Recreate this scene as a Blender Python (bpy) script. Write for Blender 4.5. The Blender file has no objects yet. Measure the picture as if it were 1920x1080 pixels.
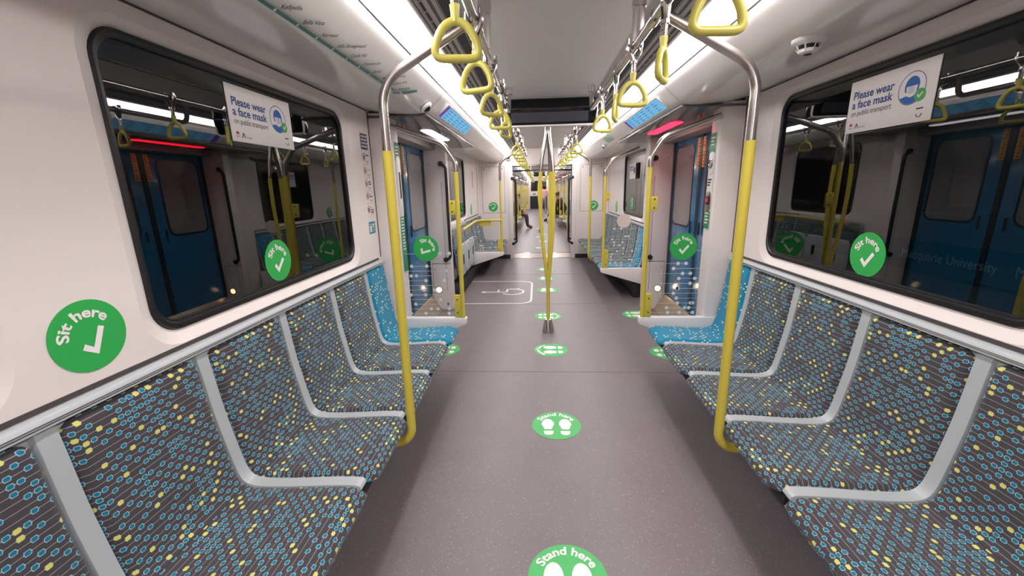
import bpy, bmesh, math, random
from mathutils import Vector, Matrix
random.seed(7)
SC = bpy.context.scene
COL = SC.collection
PI = math.pi
R = math.radians

# ------------------------------------------------------------------ camera
def make_camera():
    p, yw, r = .238184, -.0647189, -.0226203
    cp, sp, cy, sy = math.cos(p), math.sin(p), math.cos(yw), math.sin(yw)
    f = Vector((sy*cp, cy*cp, -sp)); rt = Vector((cy, -sy, 0)); up = rt.cross(f)
    rt2 = rt*math.cos(r)+up*math.sin(r); up2 = -rt*math.sin(r)+up*math.cos(r)
    m = Matrix((rt2, up2, -f)).transposed().to_4x4()
    m.translation = (-.107404, 0, 1.50)
    cam = bpy.data.cameras.new('camera'); cam.sensor_width = 36; cam.lens = 769.62/1920*36
    cam.clip_start = .02; cam.clip_end = 200
    o = bpy.data.objects.new('camera', cam); COL.objects.link(o); o.matrix_world = m
    SC.camera = o
make_camera()
LAMP = 24.0                      # strength of the two ceiling light strips
w = bpy.data.worlds.new('world'); SC.world = w; w.use_nodes = True
w.node_tree.nodes['Background'].inputs[0].default_value = (.02, .025, .03, 1)
w.node_tree.nodes['Background'].inputs[1].default_value = .3
SC.view_settings.view_transform = 'Standard'; SC.view_settings.look = 'None'
SC.view_settings.exposure = 0; SC.view_settings.gamma = 1; SC.view_settings.use_curve_mapping = False
SC.cycles.use_denoising = True
SC.cycles.max_bounces = 10; SC.cycles.diffuse_bounces = 5; SC.cycles.glossy_bounces = 5
SC.cycles.transparent_max_bounces = 16; SC.cycles.transmission_bounces = 6
SC.cycles.sample_clamp_indirect = 6

# ------------------------------------------------------------------ materials
def lin(c):
    return tuple(((x/255)/12.92 if x/255 <= .04045 else ((x/255+.055)/1.055)**2.4) for x in c)
def pmat(name, rgb, rough=.5, metal=0., spec=.5, emit=None, es=0., coat=0., var=0., vscale=20., bump=0., bscale=200.):
    m = bpy.data.materials.new(name); m.use_nodes = True
    nt = m.node_tree; b = nt.nodes['Principled BSDF']
    c = (*lin(rgb), 1)
    b.inputs['Base Color'].default_value = c
    b.inputs['Roughness'].default_value = rough; b.inputs['Metallic'].default_value = metal
    b.inputs['Specular IOR Level'].default_value = spec
    if coat: b.inputs['Coat Weight'].default_value = coat; b.inputs['Coat Roughness'].default_value = .08
    if emit: b.inputs['Emission Color'].default_value = (*lin(emit), 1); b.inputs['Emission Strength'].default_value = es
    if var or bump:
        tc = nt.nodes.new('ShaderNodeTexCoord')
        nz = nt.nodes.new('ShaderNodeTexNoise'); nz.inputs['Scale'].default_value = vscale; nz.inputs['Detail'].default_value = 3
        nt.links.new(tc.outputs['Object'], nz.inputs['Vector'])
        if var:
            mx = nt.nodes.new('ShaderNodeMix'); mx.data_type = 'RGBA'
            mx.inputs[6].default_value = tuple(x*(1-var) for x in c[:3])+(1,); mx.inputs[7].default_value = tuple(min(1, x*(1+var)) for x in c[:3])+(1,)
            nt.links.new(nz.outputs['Fac'], mx.inputs[0]); nt.links.new(mx.outputs[2], b.inputs['Base Color'])
        if bump:
            n2 = nt.nodes.new('ShaderNodeTexNoise'); n2.inputs['Scale'].default_value = bscale
            nt.links.new(tc.outputs['Object'], n2.inputs['Vector'])
            bp = nt.nodes.new('ShaderNodeBump'); bp.inputs['Strength'].default_value = bump; bp.inputs['Distance'].default_value = .002
            nt.links.new(n2.outputs['Fac'], bp.inputs['Height']); nt.links.new(bp.outputs[0], b.inputs['Normal'])
    return m
def fabric(name, base, inner, rim, yel, line, pitch=.0202, fill=.42, lineon=1., yfrac=.18):
    """woven seat fabric: rows of elongated hexagons strung on thin lines (UV in metres)"""
    m = bpy.data.materials.new(name); m.use_nodes = True
    nt = m.node_tree; b = nt.nodes['Principled BSDF']; N = nt.nodes.new; L = nt.links.new
    b.inputs['Roughness'].default_value = .85; b.inputs['Specular IOR Level'].default_value = .25
    if 'Sheen Weight' in b.inputs: b.inputs['Sheen Weight'].default_value = .3; b.inputs['Sheen Roughness'].default_value = .4
    uv = N('ShaderNodeUVMap')
    def vm(op, a, v):
        n = N('ShaderNodeVectorMath'); n.operation = op; L(a, n.inputs[0])
        if v is not None: n.inputs[1].default_value = v
        return n.outputs[0]
    def mt(op, a, c=None, d=None):
        n = N('ShaderNodeMath'); n.operation = op
        for i, x in enumerate((a, c, d)):
            if x is None: continue
            if isinstance(x, (int, float)): n.inputs[i].default_value = x
            else: L(x, n.inputs[i])
        return n.outputs[0]
    s = vm('SCALE', uv.outputs[0], None); s.node.inputs['Scale'].default_value = 1/pitch
    fl = vm('FLOOR', s, None); fr = vm('SUBTRACT', vm('FRACTION', s, None), (.5, .5, 0))
    sx = N('ShaderNodeSeparateXYZ'); L(fr, sx.inputs[0])
    a = mt('ABSOLUTE', sx.outputs[0]); c = mt('ABSOLUTE', sx.outputs[1])
    d = mt('MAXIMUM', mt('DIVIDE', c, .33), mt('ADD', mt('DIVIDE', a, .46), mt('MULTIPLY', c, 1.15)))
    wn = N('ShaderNodeTexWhiteNoise'); wn.noise_dimensions = '2D'; L(fl, wn.inputs['Vector'])
    w2 = N('ShaderNodeTexWhiteNoise'); w2.noise_dimensions = '2D'; L(vm('ADD', fl, (37.3, 11.7, 0)), w2.inputs['Vector'])
    sf = N('ShaderNodeSeparateXYZ'); L(fl, sf.inputs[0])
    even = mt('LESS_THAN', mt('FRACT', mt('MULTIPLY', mt('ADD', sf.outputs[0], sf.outputs[1]), .5)), .25)
    on = mt('ADD', mt('MULTIPLY', even, mt('GREATER_THAN', wn.outputs[0], fill*.25)), mt('MULTIPLY', mt('SUBTRACT', 1., even), mt('GREATER_THAN', wn.outputs[0], .60+fill*.55)))
    inhex = mt('MULTIPLY', mt('LESS_THAN', d, 1.), on); core = mt('MULTIPLY', mt('LESS_THAN', d, .76), on)
    isy = mt('LESS_THAN', w2.outputs[0], yfrac)
    ln = mt('MULTIPLY', mt('LESS_THAN', c, .035), lineon)
    def mix(f, A, B):
        n = N('ShaderNodeMix'); n.data_type = 'RGBA'; L(f, n.inputs[0])
        for i, x in ((6, A), (7, B)):
            if isinstance(x, tuple): n.inputs[i].default_value = (*lin(x), 1)
            else: L(x, n.inputs[i])
        return n.outputs[2]
    nz = N('ShaderNodeTexNoise'); nz.inputs['Scale'].default_value = 900; L(uv.outputs[0], nz.inputs['Vector'])
    bc = mix(nz.outputs['Fac'], tuple(x*.82 for x in base), tuple(min(255, x*1.18) for x in base))
    cc = mix(ln, bc, line)
    cc = mix(inhex, cc, mix(isy, rim, tuple((x+y)/2 for x, y in zip(rim, yel))))
    cc = mix(core, cc, mix(isy, inner, yel))
    L(cc, b.inputs['Base Color'])
    bp = N('ShaderNodeBump'); bp.inputs['Strength'].default_value = .25; bp.inputs['Distance'].default_value = .001
    L(nz.outputs['Fac'], bp.inputs['Height']); L(bp.outputs[0], b.inputs['Normal'])
    return m
def glass(name, tint, r0, rough=.0):
    """thin pane: fresnel reflection over a tinted see-through"""
    m = bpy.data.materials.new(name); m.use_nodes = True; nt = m.node_tree
    nt.nodes.remove(nt.nodes['Principled BSDF'])
    t = nt.nodes.new('ShaderNodeBsdfTransparent'); t.inputs[0].default_value = (*tint, 1)
    g = nt.nodes.new('ShaderNodeBsdfGlossy'); g.inputs['Roughness'].default_value = rough
    ge = nt.nodes.new('ShaderNodeNewGeometry'); dt = nt.nodes.new('ShaderNodeVectorMath'); dt.operation = 'DOT_PRODUCT'
    nt.links.new(ge.outputs['Normal'], dt.inputs[0]); nt.links.new(ge.outputs['Incoming'], dt.inputs[1])
    def mt(op, a, b=None, c=None):
        n = nt.nodes.new('ShaderNodeMath'); n.operation = op
        for i, q in enumerate((a, b, c)):
            if q is None: continue
            if isinstance(q, (int, float)): n.inputs[i].default_value = q
            else: nt.links.new(q, n.inputs[i])
        return n.outputs[0]
    f = mt('MULTIPLY_ADD', mt('POWER', mt('SUBTRACT', 1., mt('ABSOLUTE', dt.outputs['Value'])), 5.), 1-r0, r0)
    x = nt.nodes.new('ShaderNodeMixShader')
    nt.links.new(f, x.inputs[0]); nt.links.new(t.outputs[0], x.inputs[1]); nt.links.new(g.outputs[0], x.inputs[2])
    nt.links.new(x.outputs[0], nt.nodes['Material Output'].inputs[0]); return m
def floor_mat(name, base):
    m = bpy.data.materials.new(name); m.use_nodes = True; nt = m.node_tree; b = nt.nodes['Principled BSDF']
    b.inputs['Roughness'].default_value = .42; b.inputs['Specular IOR Level'].default_value = .45
    tc = nt.nodes.new('ShaderNodeTexCoord')
    v = nt.nodes.new('ShaderNodeTexVoronoi'); v.inputs['Scale'].default_value = 130; nt.links.new(tc.outputs['Object'], v.inputs['Vector'])
    lt = nt.nodes.new('ShaderNodeMath'); lt.operation = 'LESS_THAN'; lt.inputs[1].default_value = .17; nt.links.new(v.outputs['Distance'], lt.inputs[0])
    sp = nt.nodes.new('ShaderNodeSeparateColor'); nt.links.new(v.outputs['Color'], sp.inputs[0])
    cr = nt.nodes.new('ShaderNodeValToRGB'); e = cr.color_ramp; e.interpolation = 'CONSTANT'
    e.elements[0].color = (*lin((60, 56, 60)), 1); e.elements[1].position = .3; e.elements[1].color = (*lin(base), 1)
    q = e.elements.new(.72); q.color = (*lin((205, 198, 200)), 1)
    nt.links.new(sp.outputs[0], cr.inputs[0])
    nz = nt.nodes.new('ShaderNodeTexNoise'); nz.inputs['Scale'].default_value = 4; nz.inputs['Detail'].default_value = 5; nt.links.new(tc.outputs['Object'], nz.inputs['Vector'])
    m1 = nt.nodes.new('ShaderNodeMix'); m1.data_type = 'RGBA'; c = lin(base)
    m1.inputs[6].default_value = (*[x*.88 for x in c], 1); m1.inputs[7].default_value = (*[x*1.1 for x in c], 1); nt.links.new(nz.outputs['Fac'], m1.inputs[0])
    m2 = nt.nodes.new('ShaderNodeMix'); m2.data_type = 'RGBA'
    nt.links.new(lt.outputs[0], m2.inputs[0]); nt.links.new(m1.outputs[2], m2.inputs[6]); nt.links.new(cr.outputs[0], m2.inputs[7])
    nt.links.new(m2.outputs[2], b.inputs['Base Color']); return m
def emat(name, rgb, s):
    m = bpy.data.materials.new(name); m.use_nodes = True; nt = m.node_tree
    nt.nodes.remove(nt.nodes['Principled BSDF']); e = nt.nodes.new('ShaderNodeEmission')
    e.inputs[0].default_value = (*lin(rgb), 1); e.inputs[1].default_value = s
    nt.links.new(e.outputs[0], nt.nodes['Material Output'].inputs[0]); return m

M = dict(
    wall=pmat('white_wall_panel', (226, 217, 214), .32, var=.015, vscale=3),
    cove=pmat('white_cove_panel', (240, 236, 234), .2, coat=.3),
    ceil=pmat('grey_ceiling_panel', (214, 209, 206), .6, spec=.25),
    grille=pmat('grey_grille', (165, 160, 160), .4),
    slot=pmat('slot_black', (18, 18, 20), .6),
    seam=pmat('seam_dark', (70, 64, 64), .7),
    floor=floor_mat('speckled_floor', (117, 109, 112)),
    light=emat('light_strip', (255, 247, 246), LAMP),
    shell=pmat('grey_seat_plastic', (174, 180, 183), .3, var=.02),
    dots=fabric('dotted_fabric', (66, 63, 67), (14, 112, 142), (150, 186, 196), (216, 206, 100), (158, 154, 160)),
    blue=fabric('blue_fabric', (16, 124, 158), (8, 92, 132), (84, 178, 206), (238, 230, 170), (10, 110, 150), pitch=.0185, fill=.60, lineon=.0, yfrac=.34),
    dark=pmat('dark_underside', (40, 40, 44), .6),
    yellow=pmat('yellow_paint', (206, 189, 76), .38, spec=.4),
    ylt=pmat('yellow_strap_plastic', (206, 198, 98), .3),
    steel=pmat('brushed_steel', (196, 190, 186), .24, metal=1),
    chrome=pmat('polished_steel', (190, 186, 185), .15, metal=1),
    ring=pmat('stem_ring_dark', (90, 84, 80), .35, metal=.8),
    white=pmat('white_plastic', (226, 222, 220), .35),
    rubber=pmat('black_rubber', (22, 22, 24), .35, spec=.5),
    pane=glass('window_pane', (.50, .55, .56), .13),
    clear=glass('clear_partition', (.94, .955, .955), .035),
    green=pmat('sticker_green', (46, 168, 78), .4),
    fgreen=pmat('floor_sticker_green', (70, 178, 96), .5),
    swhite=pmat('sticker_white', (236, 230, 228), .45),
    beige=pmat('sticker_back', (206, 196, 188), .6),
    navy=pmat('print_navy', (24, 66, 140), .5),
    pblue=pmat('print_blue', (30, 100, 178), .5),
    ink=pmat('print_black', (32, 32, 36), .6),
    pgrey=pmat('print_grey', (70, 78, 90), .6),
    red=pmat('print_red', (200, 40, 56), .5),
    teal=pmat('print_teal', (26, 128, 142), .5),
    mapteal=pmat('map_line_teal', (70, 128, 128), .4),
    dgreen=pmat('print_green', (20, 130, 84), .5),
    orange=pmat('label_amber', (236, 170, 74), .5),
    doorblue=pmat('door_blue', (18, 104, 152), .22, coat=.4),
    soffit=pmat('grey_soffit', (88, 84, 86), .18, coat=.5),
    header=pmat('grey_header', (160, 152, 150), .3),
    screen=emat('screen_blue', (120, 182, 222), 1.0),
    sctext=emat('screen_text', (74, 138, 186), .9),
    purple=emat('screen_purple', (126, 88, 168), .8),
    lampw=emat('door_lamp_white', (255, 244, 250), 3.0),
    lampr=emat('door_lamp_red', (255, 28, 50), 8.0),
    lampy=emat('step_lamp', (255, 216, 160), 12.0),
    tv=pmat('tv_black', (14, 14, 18), .12, spec=.5),
    tvs=pmat('tv_screen', (60, 60, 70), .3),
    dotp=pmat('frosted_dot', (214, 220, 222), .5),
    tunnel=pmat('tunnel_dark', (52, 56, 58), .8, var=.2, vscale=2),
    platform=pmat('platform_band', (16, 66, 84), .5),
    platgrey=pmat('platform_letter', (150, 168, 172), .6),
    plat2=pmat('platform_panel', (84, 92, 92), .6),
    plate=pmat('metal_threshold', (150, 138, 132), .35, metal=.7, var=.25, vscale=60),
    skin=pmat('skin', (170, 120, 96), .6), skin2=pmat('skin_pale', (205, 160, 138), .6),
    hair=pmat('hair_black', (24, 20, 20), .6), pink=pmat('cloth_pink', (228, 178, 166), .8),
    cgrey=pmat('cloth_grey', (150, 142, 142), .85), cblack=pmat('cloth_black', (30, 30, 36), .85),
    cbrown=pmat('cloth_brown', (62, 50, 54), .85), boot=pmat('boot_brown', (58, 36, 26), .5),
    bag=pmat('bag_white', (232, 230, 230), .5), cwhite=pmat('shoe_white', (225, 222, 220), .6),
)

# ------------------------------------------------------------------ mesh helpers
class MB:
    def __init__(s): s.v = []; s.f = []; s.uv = {}; s.mi = []
    def add(s, vs, fs, uvs=None, mi=0):
        b = len(s.v); s.v += [tuple(x) for x in vs]
        for f in fs:
            if uvs: s.uv[len(s.f)] = [uvs[i] for i in f]
            s.f.append([i+b for i in f]); s.mi.append(mi)
        return s
    def box(s, x0, x1, y0, y1, z0, z1, mi=0):
        x0, x1 = min(x0, x1), max(x0, x1); y0, y1 = min(y0, y1), max(y0, y1); z0, z1 = min(z0, z1), max(z0, z1)
        v = [(x, y, z) for z in (z0, z1) for y in (y0, y1) for x in (x0, x1)]
        return s.add(v, [(0, 2, 3, 1), (4, 5, 7, 6), (0, 1, 5, 4), (2, 6, 7, 3), (0, 4, 6, 2), (1, 3, 7, 5)], mi=mi)
    def prism(s, poly, fr, d0, d1, mi=0):
        n = len(poly); P = lambda a, b, c: fr(a, b, c)
        vs = [P(a, b, d0) for a, b in poly]+[P(a, b, d1) for a, b in poly]
        return s.add(vs, [tuple(range(n-1, -1, -1)), tuple(range(n, 2*n))]+[(i, (i+1) % n, n+(i+1) % n, n+i) for i in range(n)], mi=mi)
    def flat(s, verts2, faces, fr, d, mi=0):
        return s.add([fr(a, b, d) for a, b in verts2], faces, mi=mi)
    def tube(s, pts, r, n=12, closed=False, r2=None, up=None, mi=0, caps=True):
        pts = [Vector(p) for p in pts]; k = len(pts); vs = []; U = None
        for i, p in enumerate(pts):
            a = pts[(i-1) % k] if (closed or i > 0) else p; c = pts[(i+1) % k] if (closed or i < k-1) else p
            t = (c-a).normalized()
            if up is not None: U = (Vector(up)-t*t.dot(Vector(up))).normalized()
            elif U is None:
                U = Vector((0, 0, 1)) if abs(t.z) < .9 else Vector((1, 0, 0))
                U = (U-t*t.dot(U)).normalized()
            else: U = (U-t*t.dot(U)).normalized()
            W = t.cross(U); rr = r[i] if isinstance(r, (list, tuple)) else r; q = rr if r2 is None else r2
            vs += [p+U*(math.cos(2*PI*j/n)*rr)+W*(math.sin(2*PI*j/n)*q) for j in range(n)]
        fs = []
        for i in range(k if closed else k-1):
            for j in range(n):
                a = i*n+j; b = i*n+(j+1) % n; i2 = (i+1) % k
                fs.append((a, b, i2*n+(j+1) % n, i2*n+j))
        if not closed and caps: fs += [tuple(range(n-1, -1, -1)), tuple(range((k-1)*n, k*n))]
        return s.add(vs, fs, mi=mi)
    def lathe(s, prof, c, n=24, mi=0, axis='z', sgn=1):
        vs = []
        for r, h in prof:
            for j in range(n):
                a = 2*PI*j/n
                vs.append((c[0]+r*math.cos(a), c[1]+r*math.sin(a), c[2]+h) if axis == 'z' else (c[0]+h*sgn, c[1]+r*math.cos(a), c[2]+r*math.sin(a)) if axis == 'x' else (c[0]+r*math.cos(a), c[1]+h*sgn, c[2]+r*math.sin(a)))
        fs = [(i*n+j, i*n+(j+1) % n, (i+1)*n+(j+1) % n, (i+1)*n+j) for i in range(len(prof)-1) for j in range(n)]
        fs += [tuple(range(n)), tuple(range((len(prof)-1)*n, len(prof)*n))]
        return s.add(vs, fs, mi=mi)

def frame(o, ex, ey):
    o = Vector(o); ex = Vector(ex).normalized(); ey = Vector(ey).normalized(); n = ex.cross(ey)
    return lambda a, b, c=0.: o+ex*a+ey*b+n*c
def rrect(x0, x1, y0, y1, r, n=6):
    P = []
    for cx, cy, a0 in ((x1-r, y1-r, 0), (x0+r, y1-r, 90), (x0+r, y0+r, 180), (x1-r, y0+r, 270)):
        P += [(cx+r*math.cos(R(a0+90*i/n)), cy+r*math.sin(R(a0+90*i/n))) for i in range(n+1)]
    return P
def circle(r, n=48, c=(0, 0)): return [(c[0]+r*math.cos(2*PI*i/n), c[1]+r*math.sin(2*PI*i/n)) for i in range(n)]
def fillet(pts, rad, n=8, closed=False):
    pts = [Vector(p) for p in pts]; out = []; k = len(pts)
    for i, p in enumerate(pts):
        r = rad[i] if isinstance(rad, (list, tuple)) else rad
        if not closed and (i == 0 or i == k-1) or r == 0: out.append(p); continue
        a = (pts[i-1]-p).normalized(); b = (pts[(i+1) % k]-p).normalized()
        ang = a.angle(b); t = r/math.tan(ang/2)
        c = p+(a+b).normalized()*(r/math.sin(ang/2)); p0 = p+a*t-c; p1 = p+b*t-c; th = p0.angle(p1)
        for j in range(n+1):
            u = j/n; out.append(c+(p0*math.sin((1-u)*th)+p1*math.sin(u*th))/math.sin(th))
    return out

LOC = {}
def place(o, parent):
    COL.objects.link(o)
    if parent is not None: o.parent = parent
def part(name, mb, mat, parent=None, bevel=0, smooth=35, loc=None, label=None):
    """link mb (world coordinates) as ONE mesh object; a part keeps its thing's origin"""
    me = bpy.data.meshes.new(name)
    off = Vector(loc) if loc is not None else (LOC.get(parent.name, Vector()) if parent is not None else Vector())
    me.from_pydata([tuple(Vector(v)-off) for v in mb.v], [], mb.f)
    if mb.uv:
        ul = me.uv_layers.new(name='UVMap')
        for pl in me.polygons:
            if pl.index in mb.uv:
                for li, u in zip(pl.loop_indices, mb.uv[pl.index]): ul.data[li].uv = u
    ms = mat if isinstance(mat, (list, tuple)) else [mat]
    for m in ms: me.materials.append(m if not isinstance(m, str) else M[m])
    for pl, i in zip(me.polygons, mb.mi): pl.material_index = i
    bm = bmesh.new(); bm.from_mesh(me)
    bmesh.ops.recalc_face_normals(bm, faces=bm.faces)
    if bevel:
        es = [e for e in bm.edges if len(e.link_faces) == 2 and e.calc_face_angle(0) > R(30)]
        bmesh.ops.bevel(bm, geom=es, offset=bevel, segments=2, profile=.5, affect='EDGES', clamp_overlap=True)
    bm.to_mesh(me); bm.free()
    if smooth:
        me.polygons.foreach_set('use_smooth', [True]*len(me.polygons)); me.set_sharp_from_angle(angle=R(smooth))
    me.update()
    o = bpy.data.objects.new(name, me); place(o, parent)
    if parent is None: o.location = off
    LOC[o.name] = off
    if label: o['label'] = label
    return o
def thing(name, label, cat, loc, group=None, rz=0):
    o = bpy.data.objects.new(name, None); COL.objects.link(o); o.location = loc; o.rotation_euler = (0, 0, rz)
    o.empty_display_size = .1
    o['label'] = label; o['category'] = cat; o['kind'] = 'thing'
    if group: o['group'] = group
    LOC[o.name] = Vector(loc); return o
def tag(o, label, cat, group=None):
    o['label'] = label; o['category'] = cat; o['kind'] = 'thing'
    if group: o['group'] = group
    return o
def struct(name, mb, mat, parent=None, bevel=0, smooth=35):
    o = part(name, mb, mat, parent, bevel, smooth)
    if parent is None: o['kind'] = 'structure'
    return o
def dup(src, loc, label, rz=None, group=None):
    r = src.copy(); COL.objects.link(r); r.location = loc; r['label'] = label
    if rz is not None: r.rotation_euler = (0, 0, rz)
    if group: r['group'] = group
    for ch in list(src.children):
        c = ch.copy(); COL.objects.link(c); c.parent = r
        for g in list(ch.children):
            d = g.copy(); COL.objects.link(d); d.parent = c
    return r
ORD = 'first second third fourth fifth sixth seventh eighth ninth tenth eleventh twelfth thirteenth fourteenth fifteenth sixteenth seventeenth eighteenth nineteenth twentieth'.split()
ORD += ['twenty-'+x for x in ORD[:9]]+['thirtieth']

_txt = {}
def text2d(s, size, bold=0., shear=0.):
    key = (s, size, bold, shear)
    if key in _txt: return _txt[key]
    cu = bpy.data.curves.new('t', 'FONT'); cu.body = s; cu.size = size; cu.offset = bold; cu.shear = shear
    cu.resolution_u = 3; cu.fill_mode = 'FRONT'
    o = bpy.data.objects.new('t', cu); COL.objects.link(o)
    me = bpy.data.meshes.new_from_object(o.evaluated_get(bpy.context.evaluated_depsgraph_get()))
    vs = [(v.co.x, v.co.y) for v in me.vertices]; fs = [tuple(p.vertices) for p in me.polygons]
    bpy.data.objects.remove(o); bpy.data.curves.remove(cu); bpy.data.meshes.remove(me)
    _txt[key] = (vs, fs); return vs, fs
def tw(vs): return max(v[0] for v in vs)
def put_text(mb, s, size, fr, x, y, d, bold=0., shear=0., align='l', mi=0, width=None):
    vs, fs = text2d(s, size, bold, shear); W = tw(vs); k = 1 if width is None else width/W
    x0 = x-(W*k/2 if align == 'c' else W*k if align == 'r' else 0)
    mb.flat([(x0+a*k, y+b) for a, b in vs], fs, fr, d, mi)
def arc_text(mb, s, size, rad, fr, d, bold=0., mid=0., track=1.0):
    vs, fs = text2d(s, size, bold); W = tw(vs); out = []
    for a, b in vs:
        t = (a-W/2)*track/rad+mid; q = rad+b; out.append((q*math.sin(t), q*math.cos(t)))
    mb.flat(out, fs, fr, d)
def rot2(poly, a):
    c, s = math.cos(a), math.sin(a); return [(x*c-y*s, x*s+y*c) for x, y in poly]

# ------------------------------------------------------------------ dimensions (metres; train axis +y, floor z = 0)
WX = 1.34                          # inner wall face
Y0, YE = -3.2, 8.9                 # this carriage
G1 = 9.7                           # far end of the gangway
YF = 30.4                          # far end of the next carriage
S1, S2 = 3.15, 5.50                # partitions either side of the near doorway
PIL = 1.18                         # inner face of door pillars
# doorways (y of the two pillar faces) in the next carriage
DOORS2 = [(13.2, 15.3), (19.3, 21.4), (25.4, 27.5)]

# ------------------------------------------------------------------ shell
def shell():
    b = MB(); b.box(-1.62, 1.62, Y0, G1+.0, -.06, 0); struct('floor', b, 'floor')
    b = MB(); b.box(-1.62, 1.62, G1, YF+.3, -.06, 0); struct('floor_next_carriage', b, 'floor')
    wins1 = {-1: [(-.95, .775), (1.20, 2.725), (5.86, 7.22)], 1: [(-.95, .775), (1.20, 2.725), (5.86, 7.22)]}
    holes = {}
    for s, side in ((-1, 'left'), (1, 'right')):
        bm = bmesh.new()
        def loop(P):
            vs = [bm.verts.new((s*WX, y, z)) for y, z in P]
            return [bm.edges.new((vs[i], vs[(i+1) % len(vs)])) for i in range(len(vs))]
        zt = 2.078
        segs = [(Y0, S1+.02, [w_ for w_ in wins1[s] if w_[1] < 3]), (S2-.02, YE, [w_ for w_ in wins1[s] if w_[0] > 4])]
        ed = G1+.05
        for i, (d0, d1) in enumerate(DOORS2+[(YF, YF)]):
            ws = []
            if d0-ed > 2.5: c = (ed+d0)/2; ws = [(c-.8, c+.8)]
            segs.append((ed, d0+.02, ws)); ed = d1-.02
        mb = MB()
        for y0, y1, ws in segs:
            bm = bmesh.new(); E = loop([(y0, 0), (y1, 0), (y1, zt), (y0, zt)])
            for a, c in ws: E += loop(rrect(a-.05, c+.05, 1.003, 2.02, .13, 8))
            bmesh.ops.triangle_fill(bm, use_beauty=True, use_dissolve=True, edges=E)
            bm.verts.index_update(); bm.faces.index_update()
            mb.add([v.co[:] for v in bm.verts], [[v.index for v in f.verts] for f in bm.faces]); bm.free()
            for a, c in ws:          # chamfered white reveal round each opening
                o1 = rrect(a-.05, c+.05, 1.003, 2.02, .13, 8); o2 = rrect(a, c, 1.046, 1.99, .10, 8); n = len(o1)
                mb.add([(s*WX, y, z) for y, z in o1]+[(s*(WX+.022), y, z) for y, z in o2], [(i, (i+1) % n, n+(i+1) % n, n+i) for i in range(n)])
                holes.setdefault(s, []).append((a, c))
        struct('wall_'+side, mb, 'wall', smooth=30)
    k = 0
    for s in (-1, 1):
        for a, c in holes[s]:
            k += 1
            x = s*(WX+.022)
            fr = frame((x, 0, 0), (0, 1, 0), (0, 0, 1)) ; out = rrect(a, c, 1.046, 1.99, .10, 8); inn = rrect(a+.022, c-.022, 1.080, 1.962, .085, 8); n = len(out)
            mb = MB()
            P = [(x, y, z) for y, z in out]+[(x-s*.010, y, z) for y, z in rrect(a+.006, c-.006, 1.051, 1.985, .097, 8)]+[(x-s*.010, y, z) for y, z in rrect(a+.014, c-.014, 1.068, 1.974, .09, 8)]+[(x-s*.003, y, z) for y, z in rrect(a+.018, c-.018, 1.073, 1.968, .088, 8)]+[(x-s*.003, y, z) for y, z in inn]+[(x+s*.012, y, z) for y, z in inn]
            mb.add(P, [(j*n+i, j*n+(i+1) % n, (j+1)*n+(i+1) % n, (j+1)*n+i) for j in range(5) for i in range(n)])
            o = struct('window_%d' % k, mb, 'rubber')
            g = MB(); g.add([(x+s*.008, y, z) for y, z in inn], [tuple(range(n))]); part('glass_pane', g, 'pane', o, smooth=0)
            r = MB(); r.box(x-s*.012, x+s*.004, a+.09, c-.09, 1.058, 1.063); part('gasket_ridge', r, 'rubber', o)
    # cove panels, light strips' backing, grilles, centre ceiling
    prof = [(1.34, 2.076), (1.2, 2.050), (1.05, 2.036), (.95, 2.036), (.895, 2.046), (.79, 2.135), (.765, 2.165), (.752, 2.198)]
    for s, side in ((-1, 'left'), (1, 'right')):
        mb = MB()
        for y0, y1 in ((Y0, YE), (G1+.05, YF)):
            pts = []
            # smooth the profile with a few Chaikin cuts
            q = prof[:]
            for _ in range(2):
                nq = [q[0]]
                for (a, b), (c, d) in zip(q, q[1:]): nq += [(a*.75+c*.25, b*.75+d*.25), (a*.25+c*.75, b*.25+d*.75)]
                q = nq+[q[-1]]
            n = len(q)
            mb.add([(s*a, y0, z) for a, z in q]+[(s*a, y1, z) for a, z in q], [(i, i+1, n+i+1, n+i) for i in range(n-1)])
        struct('ceiling_cove_'+side, mb, 'cove', smooth=60)
        mb = MB()
        for y0, y1 in ((Y0, YE), (G1+.05, YF)):
            mb.add([(s*a, y, z) for y in (y0, y1) for a, z in ((.752, 2.198), (.752, 2.26), (.62, 2.28), (.62, 2.246), (.60, 2.25), (.41, 2.28), (.40, 2.285))], [(i, i+1, 8+i, 7+i) for i in range(6)])
        struct('trim_%d' % (1 if s < 0 else 2), mb, 'grille', smooth=20)
        mb = MB()
        for y0, y1 in ((Y0, YE), (G1+.05, YF)): mb.box(s*.752, s*.757, y0, y1, 2.183, 2.200)
        for y in (S1-.04, S2+.06): mb.add([(s*a, yy, z-.0015) for yy in (y, y+.005) for a, z in ((.755, 2.178), (.79, 2.136), (.875, 2.058))], [(0, 1, 4, 3), (1, 2, 5, 4)])
        for y in (S1-.02,):
            mb.box(s*(WX-.004), s*(WX+.002), y-.004, y+.004, 1.0, 2.07)
        mb.box(s*(WX-.003), s*(WX+.002), YE-.27, YE-.262, 1.0, 2.07)
        mb.box(s*(WX-.004), s*WX, Y0, S1-.02, 2.066, 2.072)
        struct('trim_%d' % (3 if s < 0 else 4), mb, 'seam', smooth=0)
    mb = MB()
    for y0, y1 in ((Y0, YE), (G1+.05, YF)):
        mb.box(-.40, .40, y0, y1, 2.285, 2.32)
        mb.box(-1.6, 1.6, y0, y1, 2.33, 2.36)
    struct('ceiling', mb, 'ceil')
    mb = MB()
    for y in (3.186, 5.257, 7.2): mb.box(-1.3, 1.3, y-.002, y+.002, 0, .0012)
    struct('trim_5', mb, pmat('floor_seam', (96, 88, 92), .6), smooth=0)
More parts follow.
